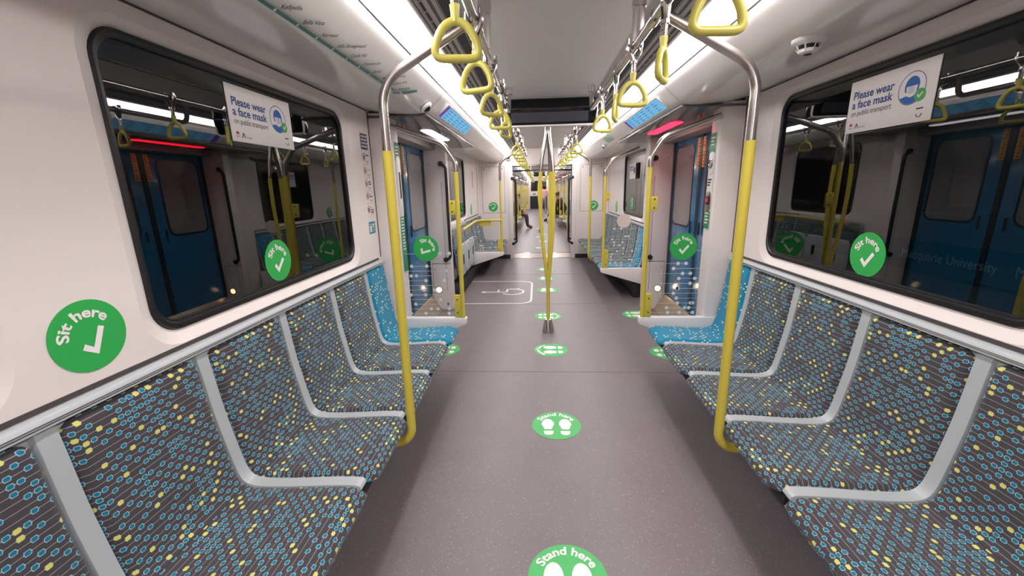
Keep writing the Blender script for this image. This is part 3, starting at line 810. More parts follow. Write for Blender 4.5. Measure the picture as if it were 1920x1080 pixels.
# wheelchair marking
t = thing('wheelchair_marking', 'white painted wheelchair bay outline and symbol on the floor', 'floor marking', (-.6, 5.95, 0))
mb = MB(); P = fillet([(-1.28, 5.285, 0), (-.20, 5.285, 0), (-.20, 6.62, 0), (-1.28, 6.62, 0)], [0, .17, .17, 0], 8)
P = [(-1.28, 5.285, 0)]+P[1:-1]+[(-1.28, 6.62, 0)]
vs = []
for i, p in enumerate(P):
    a = Vector(P[max(0, i-1)]); b = Vector(P[min(len(P)-1, i+1)]); tt = (b-a).normalized(); nn = Vector((-tt.y, tt.x, 0))*.0125
    vs += [Vector(p)+nn+Vector((0, 0, .0012)), Vector(p)-nn+Vector((0, 0, .0012))]
mb.add(vs, [(2*i, 2*i+1, 2*i+3, 2*i+2) for i in range(len(P)-1)]); part('bay_outline', mb, 'swhite', t, smooth=0)
mb = MB(); fr = frame((-.55, 5.93, 0), (0, 1, 0), (-1, 0, 0))   # symbol reads from the doorway; head to the left
def stroke(pts, w_):
    pts = [Vector((*p, 0)) for p in pts]; vs = []
    for i, p in enumerate(pts):
        a = pts[max(0, i-1)]; b = pts[min(len(pts)-1, i+1)]; d = (b-a).normalized(); n = Vector((-d.y, d.x, 0))*w_
        vs += [p+n, p-n]
    mb.flat([(v.x, v.y) for v in vs], [(2*i, 2*i+1, 2*i+3, 2*i+2) for i in range(len(pts)-1)], fr, .0012)
mb.flat(circle(.038, 16, (-.02, .36)), [tuple(range(16))], fr, .0012)
stroke([(-.02, .33), (-.02, .02)], .016); stroke([(-.02, .02), (.15, .02), (.15, -.13)], .016); stroke([(-.02, .15), (.12, .15)], .014)
stroke([(.0+.17*math.cos(R(a)), -.06+.17*math.sin(R(a))) for a in range(130, 390, 13)], .014); stroke([(.15, -.13), (.21, -.15)], .016)
part('wheelchair_symbol', mb, 'swhite', t, smooth=0)

# ------------------------------------------------------------------ face mask signs on the windows
def mask_sign(s, label):
    y0, y1, z0, z1 = (1.73, 2.175, 1.718, 1.944) if s < 0 else (1.737, 2.178, 1.716, 1.941)
    x = s*(WX+.0285)
    if s < 0: fr = frame((x, y0, z0), (0, 1, 0), (0, 0, 1))
    else: fr = frame((x, y1, z0), (0, -1, 0), (0, 0, 1))
    W, H = y1-y0, z1-z0
    t = thing('mask_sign', label, 'sign', (x, (y0+y1)/2, z0), 'face mask signs')
    part('sign_board', MB().prism([(0, 0), (W, 0), (W, H), (0, H)], fr, 0, .003), 'swhite', t)
    mb = MB(); put_text(mb, 'Please wear', .047, fr, .024, .146, .0038, bold=.0009, width=.225); put_text(mb, 'a face mask', .047, fr, .024, .106, .0038, bold=.0009, width=.225); part('bold_lettering', mb, 'navy', t, smooth=0)
    mb = MB(); put_text(mb, 'on public transport', .033, fr, .024, .073, .0038, width=.225); part('small_lettering', mb, 'pgrey', t, smooth=0)
    c = (.335, .132); mb = MB()
    o1 = circle(.062, 40, c); o2 = circle(.0595, 40, c)
    mb.add([fr(a, b, .0038) for a, b in o1]+[fr(a, b, .0038) for a, b in o2], [(i, (i+1) % 40, 40+(i+1) % 40, 40+i) for i in range(40)])
    part('picture_ring', mb, 'navy', t, smooth=0)
    mb = MB()
    cap = [(c[0]+.033*math.cos(R(a)), c[1]+.008+.036*math.sin(R(a))) for a in range(0, 181, 12)]; mb.flat(cap, [tuple(range(len(cap)))], fr, .0038)
    mb.flat([(c[0]-.033, c[1]+.008), (c[0]-.026, c[1]+.008), (c[0]-.022, c[1]-.014), (c[0]-.030, c[1]-.010)], [(0, 1, 2, 3)], fr, .0038)
    mb.flat([(c[0]+.033, c[1]+.008), (c[0]+.026, c[1]+.008), (c[0]+.022, c[1]-.014), (c[0]+.030, c[1]-.010)], [(0, 3, 2, 1)], fr, .0038)
    sh = [(c[0]+.0585*math.cos(R(a)), c[1]+.0585*math.sin(R(a))) for a in range(212, 329, 9)]+[(c[0]+.022, c[1]-.026), (c[0], c[1]-.034), (c[0]-.022, c[1]-.026)]
    mb.flat(sh, [tuple(range(len(sh)))], fr, .0038); part('masked_figure', mb, 'pblue', t, smooth=0)
    mb = MB()
    for dz in (.004, -.002, -.008, -.014): mb.flat([(c[0]-.014, c[1]+dz-.003), (c[0]+.014, c[1]+dz-.003), (c[0]+.014, c[1]+dz-.0015), (c[0]-.014, c[1]+dz-.0015)], [(0, 1, 2, 3)], fr, .0042)
    part('mask_pleats', mb, 'pblue', t, smooth=0)
    g = (.378, .100); mb = MB().flat(circle(.024, 28, g), [tuple(range(28))], fr, .0045); part('green_badge', mb, 'green', t, smooth=0)
    mb = MB(); P = [(-.012, .000), (-.007, .005), (-.002, -.003), (.010, .011), (.014, .007), (-.002, -.012)]
    mb.flat([(g[0]+x_, g[1]+y_) for x_, y_ in P], [(0, 1, 2, 5), (2, 3, 4, 5)], fr, .0052); part('badge_tick', mb, 'swhite', t, smooth=0)
    mb = MB(); mb.flat([(.024+.010+.0095*math.cos(R(a)), .030+(.011+.003*(i % 2))*math.sin(R(a))) for i, a in enumerate(range(0, 181, 15))], [tuple(range(13))], fr, .0038); part('red_flower_logo', mb, 'red', t, smooth=0)
    mb = MB(); put_text(mb, 'NSW', .010, fr, .024, .018, .0038, width=.02); 
    mb.flat([(.058, .018), (.064, .018), (.072, .036), (.067, .039)], [(0, 1, 2, 3)], fr, .0038); mb.flat([(.069, .038), (.074, .037), (.081, .018), (.076, .018)], [(0, 3, 2, 1)], fr, .0038); put_text(mb, 'Transport', .011, fr, .083, .019, .0038, width=.04); part('agency_logo', mb, 'pgrey', t, smooth=0)
    mb = MB(); mb.flat([(.373, .047), (.403, .047), (.403, .052), (.373, .052)], [(0, 1, 2, 3)], fr, .0038); mb.tube([fr(.388+.012*math.cos(R(a)), .032+.014*math.sin(R(a)), .0038) for a in range(190, 351, 16)], .0012, 6); part('smile_logo', mb, 'ink', t, smooth=0)
mask_sign(-1, 'white face mask notice hung on the left window'); mask_sign(1, 'white face mask notice hung on the right window')

# ------------------------------------------------------------------ notices on the left wall panel by the door, partly mirrored on the right
def notice_strip():
    fr = frame((-WX+.001, 2.965, 0), (0, 1, 0), (0, 0, 1))
    def tg(nm, lab): return thing(nm, lab, 'sticker', (-WX+.001, 3.0, 1.2), 'notices beside the left window')
    t = tg('notice_plate', 'dark grey notice with white lettering, topmost beside the left window')
    part('plate', MB().prism(rrect(.0, .115, 1.792, 1.90, .006, 3), fr, 0, .001), 'pgrey', t)
    mb = MB()
    for i in range(4):
        for j in range(4): mb.flat([(.01+.025*j, 1.876-.023*i), (.01+.025*j+.014+.006*((i+j) % 2), 1.876-.023*i), (.01+.025*j+.014+.006*((i+j) % 2), 1.887-.023*i), (.01+.025*j, 1.887-.023*i)], [(0, 1, 2, 3)], fr, .0018)
    part('lettering', mb, 'swhite', t, smooth=0)
    rows = [(1.742, 'ink', 'Wait here', 'round black pictogram notice below the dark plate beside the left window'), (1.648, 'red', 'No smoking', 'red ringed No smoking notice beside the left window'), (1.557, 'red', 'No feet on seats', 'red ringed notice third from the top beside the left window'),
            (1.468, 'red', 'No littering', 'red ringed notice fourth from the top beside the left window'), (1.372, 'red', 'No offensive behaviour', 'lowest red ringed notice beside the left window, above the teal one')]
    for z, col, s_, lab in rows:
        t = tg('pictogram_notice', lab)
        c = (.030, z); mb = MB(); o1 = circle(.026, 28, c); o2 = circle(.0225, 28, c)
        mb.add([fr(a, b, .001) for a, b in o1]+[fr(a, b, .001) for a, b in o2], [(i, (i+1) % 28, 28+(i+1) % 28, 28+i) for i in range(28)])
        if col == 'red':
            q = [(c[0]+x_, c[1]+y_) for x_, y_ in rot2([(-.024, -.0016), (.024, -.0016), (.024, .0016), (-.024, .0016)], R(-40))]; mb.flat(q, [(0, 1, 2, 3)], fr, .0012)
        part('ring', mb, col, t, smooth=0)
        mb = MB(); mb.flat([(c[0]-.009, z-.014), (c[0]+.007, z-.014), (c[0]+.009, z+.004), (c[0]+.002, z+.014), (c[0]-.006, z+.010)], [(0, 1, 2, 3, 4)], fr, .0008); part('pictogram', mb, 'ink', t, smooth=0)
        mb = MB(); ws = s_.split(); ln = [s_] if len(s_) < 12 else [' '.join(ws[:2]), ' '.join(ws[2:])] if len(ws) > 2 else [ws[0], ws[1]]
        if s_.startswith('No off'): ln = ['No', 'offensive', 'behaviour']
        for i, q in enumerate(ln):
            if s_ == 'No smoking': put_text(mb, 'No smoking', .012, fr, .062, z+.004, .001, bold=.0002, width=.052); break
            mb.flat([(.064, z+.008-.016*i), (.064+.006*len(q), z+.008-.016*i), (.064+.006*len(q), z+.016-.016*i), (.064, z+.016-.016*i)], [(0, 1, 2, 3)], fr, .001)
        for i in range(2): mb.flat([(.064, z-.030-.008*i), (.110-.01*i, z-.030-.008*i), (.110-.01*i, z-.0275-.008*i), (.064, z-.0275-.008*i)], [(0, 1, 2, 3)], fr, .001)
        part('caption', mb, 'pgrey', t, smooth=0)
        mb = MB(); mb.flat([(.004, z-.052), (.115, z-.052), (.115, z-.0508), (.004, z-.0508)], [(0, 1, 2, 3)], fr, .0008); part('divider', mb, 'pgrey', t, smooth=0)
    t = tg('teal_notice', 'teal notice with white figures, lowest beside the left window')
    part('plate', MB().prism([(0, 1.195), (.113, 1.195), (.113, 1.282), (0, 1.282)], fr, 0, .001), 'teal', t)
    mb = MB()
    for x in (.012, .030):
        mb.flat(circle(.0055, 12, (x+.004, 1.262)), [tuple(range(12))], fr, .0018); mb.flat([(x-.002, 1.206), (x+.010, 1.206), (x+.012, 1.252), (x-.004, 1.252)], [(0, 1, 2, 3)], fr, .0018)
    mb.flat([(.055, 1.256), (.098, 1.256), (.098, 1.266), (.055, 1.266)], [(0, 1, 2, 3)], fr, .0018); mb.flat([(.055, 1.240), (.084, 1.240), (.084, 1.250), (.055, 1.250)], [(0, 1, 2, 3)], fr, .0018)
    for i in range(3): mb.flat([(.055, 1.228-.009*i), (.105, 1.228-.009*i), (.105, 1.230-.009*i), (.055, 1.230-.009*i)], [(0, 1, 2, 3)], fr, .0018)
    part('lettering', mb, 'swhite', t, smooth=0)
notice_strip()
for (z0, z1, lab) in ((1.80, 1.888, 'teal notice above, half hidden behind the right grab pole'), (1.17, 1.255, 'teal notice below, half hidden behind the right grab pole')):
    fr = frame((WX-.001, 3.10, 0), (0, -1, 0), (0, 0, 1)); t = thing('teal_notice', lab, 'sticker', (WX-.001, 3.0, z0), 'notices on the right wall')
    part('plate', MB().prism([(0, z0), (.12, z0), (.12, z1), (0, z1)], fr, 0, .001), 'teal', t)
    mb = MB()
    for i in range(3): mb.flat([(.018, z1-.03-.022*i), (.1, z1-.03-.022*i), (.1, z1-.02-.022*i), (.018, z1-.02-.022*i)], [(0, 1, 2, 3)], fr, .0018)
    part('lettering', mb, 'swhite', t, smooth=0)

# ------------------------------------------------------------------ station map on the left cove
def station_map():
    e2 = Vector((.112, 0, .090)).normalized(); o = Vector((-.897, 0, 2.0435)); nrm = Vector((0, 1, 0)).cross(e2)
    t = thing('station_map', 'teal line map with station names along the left ceiling cove', 'map', (-.897, 1.9, 2.04))
    fr = frame(o+nrm*.004, (0, 1, 0), e2)
    mb = MB().prism([(.6, -.006), (2.42, -.006), (2.42, .006), (.6, .006)], fr, 0, .001); part('line', mb, 'mapteal', t)
    mb = MB(); nm = ['Tallawong', 'Rouse Hill', 'Kellyville', 'Bella Vista', 'Norwest', 'Hills Showground', 'Castle Hill', 'Cherrybrook', 'Epping', 'Macquarie University', 'Macquarie Park']
    for i, s_ in enumerate(nm):
        y = 1.358+.1205*(i-2); mb.flat(circle(.0055, 16, (y, 0)), [tuple(range(16))], fr, .0018)
    part('station_dot', mb, 'swhite', t, smooth=0)
    mb = MB()
    for i, s_ in enumerate(nm+['North Ryde']):
        if i < 2: continue
        y = 1.358+.1205*(i-2)
        f2 = lambda a, b, c, y=y: fr(y+.014+a*math.cos(R(25))-b*math.sin(R(25)), .012+a*math.sin(R(25))+b*math.cos(R(25)), c)
        put_text(mb, s_, .0235, f2, 0, 0, .0012, bold=.0002, shear=.1)
    part('station_names', mb, 'ink', t, smooth=0)
    mb = MB().prism([(2.50, .018), (2.66, .085), (2.69, .072), (2.56, .012)], fr, 0, .001); mb.prism([(2.44, -.02), (2.52, .004), (2.50, .012), (2.42, -.006)], fr, 0, .001); part('line_end', mb, 'mapteal', t)
station_map()

# ------------------------------------------------------------------ information screens, small ceiling items
def cove_frame(s, y):
    e2 = Vector((-s*.112, 0, .090)).normalized(); return frame((s*.897, y, 2.0435), (0, 1, 0) if s < 0 else (0, -1, 0), e2), e2
def info_screen(s, y0, y1, purple_near, label):
    yc = (y0+y1)/2; fr, e2 = cove_frame(s, yc); h = (y1-y0)/2
    t = thing('information_screen', label, 'screen', (s*.84, yc, 2.09), 'information screens')
    f2 = lambda a, b, c: fr(a, b, c+.006)
    part('bezel', MB().prism(rrect(-h-.012, h+.012, .026, .150, .006, 3), f2, 0, .002), 'white', t)
    part('display', MB().prism([(-h, .034), (h, .034), (h, .142), (-h, .142)], f2, .002, .003), 'screen', t)
    d = -1 if (s < 0) == purple_near else 1
    d = -1
    mb = MB().prism([(-h, .034), (-h+.075, .034), (-h+.075, .142), (-h, .142)], f2, .003, .0034); part('purple_end', mb, 'purple', t)
    mb = MB(); random.seed(5)
    for i in range(6):
        a = -h+.12+i*.17
        for j in range(4):
            b = .046+.024*j; l = .05+random.random()*.06
            mb.flat([(a, b), (a+l, b), (a+l, b+.008), (a, b+.008)], [(0, 1, 2, 3)], f2, .0036)
    part('screen_text', mb, 'sctext', t, smooth=0)['kind'] = 'stuff'
info_screen(-1, 3.36, 4.52, True, 'blue route screen in the left cove above the door')
info_screen(1, 3.36, 4.52, False, 'blue route screen in the right cove above the door')
info_screen(-1, 13.5, 14.7, True, 'teal route screen over the left door of the next carriage')
info_screen(1, 13.5, 14.7, False, 'teal route screen over the right door of the next carriage')

fr, e2 = cove_frame(1, 5.72)
t = thing('green_notice', 'small green lettered notice in the right cove beyond the route screen', 'sticker', (.86, 5.72, 2.07))
mb = MB()
for i in range(5): mb.prism([(-.24, .045+.021*i), (.24-.1*(i % 2), .045+.021*i), (.24-.1*(i % 2), .056+.021*i), (-.24, .056+.021*i)], lambda a, b, c: fr(a, b, c+.005), 0, .001)
part('lettering', mb, pmat('notice_pale_green', (120, 186, 150), .5), t, smooth=0)

def dome_camera(s, y, label, k=1.):
    fr, e2 = cove_frame(s, y); c = fr(0, .03, .006)
    n = (fr(0, 0, 1)-fr(0, 0, 0)); ax = Vector((0, 0, 1)).rotation_difference(n)
    t = thing('dome_camera', label, 'camera', c, 'dome cameras')
    def lat(pr): 
        m = MB().lathe(pr, (0, 0, 0), 24); m.v = [tuple(c+ax@Vector(v)*k) for v in m.v]; return m
    part('white_ring', lat([(.046, -.004), (.046, .006), (.038, .014), (.030, .016), (.029, .008)]), 'white', t)
    part('dark_dome', lat([(.029, .006)]+[(.028*math.cos(R(a)), .008+.024*math.sin(R(a))) for a in range(0, 91, 15)]), 'tv', t, smooth=70)
dome_camera(-1, 3.01, 'white ringed dome camera in the left cove before the route screen')
dome_camera(1, 6.35, 'small dome camera in the right cove near the gangway', .8)
t = thing('dome_camera', 'round black lens camera beside the far end of the left light strip', 'camera', (-.70, YE-.02, 2.12), 'dome cameras')
part('white_ring', MB().lathe([(.06, 0), (.06, .03), (.04, .05)], (-.70, YE-.0, 2.12), 20, axis='y', sgn=-1), 'white', t)
part('dark_dome', MB().lathe([(.036, 0), (.036, .05), (.02, .062)], (-.70, YE, 2.12), 20, axis='y', sgn=-1), 'tv', t)

def smoke_detector():
    c = Vector((.958, 1.852, 2.037)); n = Vector((0, 0, -1))
    t = thing('smoke_detector', 'round white smoke detector on the right cove', 'smoke detector', c)
    def lat(pr): return MB().lathe([(a, -b) for a, b in pr], c, 36)
    part('base_plate', lat([(.060, -.004), (.060, .006), (.055, .012), (.046, .020), (.044, .020)]), 'white', t, smooth=40)
    part('sensor_core', lat([(.032, .012), (.032, .034), (.02, .036)]), 'ink', t)
    part('cap', lat([(.026, .041), (.030, .038), (.034, .034), (.030, .044), (.018, .050), (.010, .051)]), 'white', t)
    mb = MB()
    for i in range(8):
        a = 2*PI*i/8; d = Vector((math.cos(a), math.sin(a), 0))
        mb.tube([c+d*.046+n*.017, c+d*.040+n*.030, c+d*.030+n*.042], .0028, 6)
    part('rib', mb, 'white', t)
    part('lower_slit', lat([(.014, .050), (.014, .0525), (.006, .055)]), 'ink', t)
smoke_detector()

# hanging display across the aisle
t = thing('hanging_display', 'wide dark display hung across the ceiling above the centre pole', 'display', (0, 4.05, 2.05))
mb = MB().add([(x, y, z) for x in (-.425, .435) for y, z in ((4.03, 2.062), (3.99, 2.20), (4.03, 2.285), (4.12, 2.285), (4.10, 2.062))], [(0, 1, 2, 3, 4), (9, 8, 7, 6, 5)]+[(i, (i+1) % 5, 5+(i+1) % 5, 5+i) for i in range(5)])
part('housing', mb, 'tv', t, bevel=.004)
mb = MB().add([(x, y-.004, z) for x in (-.34, .36) for y, z in ((4.024, 2.082), (4.000, 2.165))], [(0, 1, 3, 2)]); part('screen_face', mb, 'tvs', t, smooth=0)
for s in (-1, 1): part('side_bracket', MB().tube(fillet([(s*.435, 4.0, 2.285), (s*.430+.005, 4.02, 2.06), (s*.36, 4.05, 2.045)], [0, .03, 0], 5), .009, 8), 'white', t)
mb = MB().box(-.40, .41, 4.03, 4.10, 2.048, 2.062); part('lower_lip', mb, 'white', t)
tag(part('hanging_display', MB().box(-.27, .27, 20.0, 20.1, 2.03, 2.2), 'tv', None, bevel=.01, loc=(0, 20, 2.03)), 'dark display hung from the ceiling of the next carriage', 'display')

# ------------------------------------------------------------------ doorways
dn = 0
def doorway(s, y0, y1, side, where, lamp, full=True):
    """pillars, header, soffit, two sliding leaves"""
    global dn
    dn += 1
    sgn = s; D = 1.45; a, b = y0+.16, y1-(.50 if full else .24); yc = (a+b)/2+.03
    mb = MB(); mb.box(s*PIL, s*1.5, y0, a, 0, 2.06); mb.box(s*PIL, s*1.5, b, b+.12, 0, 2.06)
    mb.box(s*1.31, s*1.5, b+.12, y1+.03, 0, 2.06)
    w_ = struct('wall_door_pillar_%s' % side if full else 'wall_door_pillar_%s_%d' % (side, dn), mb, 'wall', bevel=.018)
    mb = MB(); mb.box(s*1.3, s*1.5, a, b, 1.955, 2.3); o = struct('trim_%d' % (20+dn), mb, 'header', bevel=.006)
    mb = MB(); mb.box(s*.90, s*1.36, y0-.02, y1+.02, 2.020, 2.036); part('soffit', mb, 'soffit', o, bevel=.004)
    # sliding leaves
    d = bpy.data.objects.new('door_%d' % dn, None); COL.objects.link(d); d['kind'] = 'structure'; LOC[d.name] = Vector()
    for i, (p0, p1) in enumerate(((a-.02, yc-.022), (yc+.022, b+.02))):
        lf = part('door_leaf', MB().box(s*D, s*(D+.04), p0, p1, .02, 1.98), 'doorblue', d, bevel=.004)
        lo, hi = (p0+.13, p1-.16) if i == 0 else (p0+.16, p1-.13)
        fr = frame((s*(D-.001), 0, 0), (0, 1, 0), (0, 0, 1)) if s < 0 else frame((s*(D-.001), 0, 0), (0, 1, 0), (0, 0, 1))
        mb = MB(); n = 28
        o1 = rrect(lo-.02, hi+.02, 1.06, 1.90, .09, 6); o2 = rrect(lo, hi, 1.08, 1.88, .075, 6); n = len(o1)
        mb.add([(s*(D-.004), y, z) for y, z in o1]+[(s*(D-.004), y, z) for y, z in o2]+[(s*D, y, z) for y, z in o1]+[(s*D, y, z) for y, z in o2], [(i_, (i_+1) % n, n+(i_+1) % n, n+i_) for i_ in range(n)]+[(i_, (i_+1) % n, 2*n+(i_+1) % n, 2*n+i_) for i_ in range(n)]+[(n+i_, n+(i_+1) % n, 3*n+(i_+1) % n, 3*n+i_) for i_ in range(n)])
        part('window_seal', mb, 'rubber', lf)
        part('door_glass', MB().add([(s*(D-.001), y, z) for y, z in o2], [tuple(range(n))]), pmat('door_glass', (120, 118, 120), .06, spec=.9, coat=.6) if full else 'tv', lf, smooth=0)
        e = p1-.045 if i == 0 else p0+.045
        if full:
            mb = MB().box(s*(D-.002), s*D, e-.028, e+.028, 1.655, 1.93); part('warning_label', mb, 'orange', lf, smooth=0, label='amber warning label')
            mb = MB()
            for q in range(9): mb.box(s*(D-.0035), s*(D-.002), e-.018, e+.012-.01*(q % 3), 1.668+q*.029, 1.684+q*.029)
            part('label_marks', mb, pmat('label_brown', (120, 70, 20), .5), lf, smooth=0)
            mb = MB().tube([(s*(D-.012), e+(-.05 if i == 0 else .05), 1.02), (s*(D-.012), e+(-.05 if i == 0 else .05), 1.14)], .008, 8); part('finger_grip', mb, 'rubber', lf)
    part('rubber_seal', MB().box(s*(D-.004), s*(D+.03), yc-.03, yc+.03, .02, 1.98), 'rubber', d)
    part('edge_seal', MB().box(s*(D-.006), s*(D+.02), b-.05, b-.003, .02, 1.98), 'rubber', d)
    part('threshold_plate', MB().box(s*1.22, s*1.45, a, b, 0, .006), 'plate', d)
    part('kick_slope', MB().add([(s*x, y, z) for y in (a, b) for x, z in ((1.33, .004), (1.448, .20), (1.448, .004))], [(0, 1, 4, 3), (0, 2, 1), (3, 4, 5)]), pmat('kick_metal', (176, 160, 140), .3, metal=.6), d)
    # lamp in the soffit
    x0, x1 = 1.035, 1.135
    t = thing('door_lamp', '%s glowing bar lamp above the %s door%s' % (lamp[1], side, where), 'light', (s*1.085, yc, 2.01), 'door lamps')
    fr = frame((0, 0, 2.019), (1, 0, 0), (0, -1, 0)); P = rrect(min(s*x0, s*x1), max(s*x0, s*x1), -(yc+.42), -(yc-.42), .045, 6)
    part('lamp_lens', MB().prism(P, fr, 0, .010), lamp[0], t, bevel=.003)
    part('lamp_surround', MB().prism([(x+math.copysign(.008, x-s*1.085), y+math.copysign(.008, y+yc)) for x, y in P], fr, -.0005, .003), 'soffit', t)
    if not full: return
    # low lamps, access panels, grab handle on the far pillar
    t = thing('step_lamp', 'round warm glowing lamp low on the %s door pillar' % side, 'light', (s*1.36, b, .265), 'step lamps')
    part('lamp_lens', MB().lathe([(.036, -.002), (.036, .004), (.022, .012), (.005, .014)], (s*1.36, b, .268), 24, axis='y', sgn=-1), 'lampy', t)
    part('lamp_bezel', MB().lathe([(.044, -.002), (.044, .003), (.036, .005)], (s*1.36, b, .268), 24, axis='y', sgn=-1), 'chrome', t)
    mb = MB(); fr = frame((0, b-.0015, 0), (1, 0, 0), (0, 0, 1)); xa, xb = sorted((s*1.195, s*1.425))
    for p in ([(xa, .60), (xb, .60), (xb, .606), (xa, .606)], [(xb-.004 if s > 0 else xa, .05), (xb if s > 0 else xa+.004, .05), (xb if s > 0 else xa+.004, .606), (xb-.004 if s > 0 else xa, .606)]): mb.flat(p, [(0, 1, 2, 3)], fr, 0)
    xm = s*1.25; mb.flat([(xm-.002, .25), (xm+.002, .25), (xm+.002, 1.6), (xm-.002, 1.6)], [(0, 1, 2, 3)], fr, 0)
    for x, z in ((s*1.39, .53), (s*1.39, .14), (s*1.39, 1.80)): mb.flat(circle(.006, 10, (x, z)), [tuple(range(10))], fr, .0004)
    part('panel_seam', mb, 'seam', w_, smooth=0)
    hy = b-.035
    t = thing('pillar_grab_bar', 'black curved grab handle on the edge of the %s door pillar' % side, 'handle', (s*PIL, hy, .6), 'black grab handles')
    part('handle_bar', MB().tube(fillet([(s*1.245, b+.005, .655), (s*1.235, hy, .655), (s*1.180, hy, .68), (s*1.180, hy, 1.76), (s*1.24, hy, 1.80), (s*1.25, b+.005, 1.80)], [0, .012, .05, .05, .012, 0], 6), .017, 12), 'rubber', t, smooth=60)
    mb = MB()
    for z in (.655, 1.80): mb.lathe([(.030, 0), (.030, .018), (.024, .024)], (s*1.245, b, z), 16, axis='y', sgn=-1)
    part('mount', mb, 'rubber', t)
doorway(-1, S1, S2, 'left', '', ('lampw', 'white'))
doorway(1, S1, S2, 'right', '', ('lampr', 'red'))
for i, (d0, d1) in enumerate(DOORS2):
    for s, side in ((-1, 'left'), (1, 'right')):
        doorway(s, d0, d1, side, ' in the next carriage, %s beyond the gangway' % ORD[i], ('lampw', 'white') if s < 0 else ('lampr', 'red'), False)

# button panels on the pillar faces toward the aisle
def button_panel(s, side):
    x = s*(PIL-.001)
    fr = frame((x, 3.235, 0), (0, 1, 0), (0, 0, 1)) if s < 0 else frame((x, 3.235, 0), (0, -1, 0), (0, 0, 1))
    t = thing('door_button_panel', 'green and white door button strip on the %s door pillar' % side, 'button panel', (x, 3.235, 1.2), 'door button panels')
    part('white_plate', MB().prism(rrect(-.05, .05, 1.16, 1.86, .01, 3), fr, 0, .003), 'white', t, bevel=.001)
    mb = MB(); mb.prism([(-.048, 1.72), (.048, 1.72), (.048, 1.858), (-.048, 1.858)], fr, .003, .004)
    z0 = 1.17 if s > 0 else .86
    mb.prism([(-.048, z0), (.048, z0), (.048, 1.30), (-.048, 1.30)], fr, .003, .004); part('green_field', mb, 'dgreen', t)
    mb = MB()
    for z, n in ((1.82, 3), (1.28, 4 if s > 0 else 11)):
        for i in range(n): mb.flat([(-.036, z-.024*i), (.030-.014*(i % 2), z-.024*i), (.030-.014*(i % 2), z-.024*i+.010), (-.036, z-.024*i+.010)], [(0, 1, 2, 3)], fr, .0046)
    part('lettering', mb, 'swhite', t, smooth=0)
    if s > 0:
        def lat(pr, z): return MB().lathe(pr, (x, 3.235, z), 24, axis='x', sgn=-s)
        part('oval_bezel', MB().prism(rrect(-.044, .044, 1.56, 1.73, .043, 8), fr, .003, .007), 'white', t, bevel=.002)
        part('grey_button', lat([(.036, .006), (.036, .011), (.028, .016), (.026, .012)], 1.645), 'steel', t)
        part('oval_bezel', MB().prism(rrect(-.046, .046, 1.29, 1.45, .045, 8), fr, .003, .008), 'chrome', t, bevel=.002)
        b = part('alarm_button', lat([(.034, .007), (.034, .014), (.02, .018)], 1.38), 'ink', t)
        part('red_bar', MB().prism([(-.026, 1.367), (.026, 1.367), (.026, 1.393), (-.026, 1.393)], fr, .016, .019), 'red', b)
        mb = MB()
        for i in range(3): mb.flat([(-.042, 1.525-.02*i), (.028-.012*i, 1.525-.02*i), (.028-.012*i, 1.536-.02*i), (-.042, 1.536-.02*i)], [(0, 1, 2, 3)], fr, .0036)
        part('instruction', mb, 'ink', t, smooth=0)
    else:
        part('oval_bezel', MB().prism(rrect(-.044, .044, 1.30, 1.76, .043, 8), fr, .003, .008), 'white', t, bevel=.002)
        part('black_slot', MB().prism(rrect(-.012, .022, 1.44, 1.64, .006, 3), fr, .008, .0088), 'ink', t)
button_panel(-1, 'left'); button_panel(1, 'right')

# C-shaped black handles of the gangway
k = 0
for y, where in ((YE-.06, 'near'), (G1-.2, 'far')):
    for s, side in ((-1, 'left'), (1, 'right')):
        X = .555 if where == 'near' else .60
        t = thing('gangway_handle', 'tall black C-shaped handle on the %s %s edge of the gangway' % (where, side), 'handle', (s*X, y, .3), 'gangway handles')
        part('handle_bar', MB().tube(fillet([(s*(X+.075), y+.03, 1.70), (s*X, y, 1.67), (s*X, y, .37), (s*(X+.075), y+.03, .33)], [0, .05, .05, 0], 6), .019, 12), 'rubber', t, smooth=60)
        mb = MB()
        for z in (1.70, .33): mb.lathe([(.03, -.03), (.03, .012), (.02, .02)], (s*(X+.075), y+.03, z), 14, axis='y', sgn=-1)
        part('mount', mb, 'rubber', t)

# folded seats of the wheelchair bay (left, beyond the door)
def fold_seat():
    t = thing('folding_seat', 'x', 'seat', (0, 0, 0), 'folding seats of the wheelchair bay')
    P = [(.03, .97), (.06, .80), (.09, .62), (.11, .46), (.09, .42)]
    mb = cushion(chaikin(P), .42, .0, .03, .04, .04); part('backrest_cushion', mb, 'dots', t, smooth=80)
    mb = MB().prism(rrect(-.215, .215, .40, .985, .05, 5), frame((.02, 0, 0), (0, 1, 0), (0, 0, 1)), 0, .03); part('back_shell', mb, 'shell', t, bevel=.006)
    mb = MB().prism(rrect(-.205, .205, .30, .72, .06, 6), frame((.125, 0, 0), (0, 1, 0), (0, 0, 1)), 0, .05); part('seat_shell', mb, 'shell', t, bevel=.012)
    mb = MB().prism(rrect(-.03, .03, .46, .60, .012, 4), frame((.176, 0, 0), (0, 1, 0), (0, 0, 1)), 0, .006); part('latch_plate', mb, 'rubber', t, bevel=.002)
    mb = MB().tube([(.15, -.19, .73), (.16, 0, .735), (.15, .19, .73)], .012, 10); part('front_bar', mb, 'white', t)
    return t
fs0 = fold_seat()
for i in range(3):
    lab = 'grey folded-up seat in the wheelchair bay, %s beyond the left door' % ORD[i]
    if i == 0: fs0.location = (-WX, 5.77, 0); fs0['label'] = lab
    else: dup(fs0, (-WX, 5.77+.44*i, 0), lab)
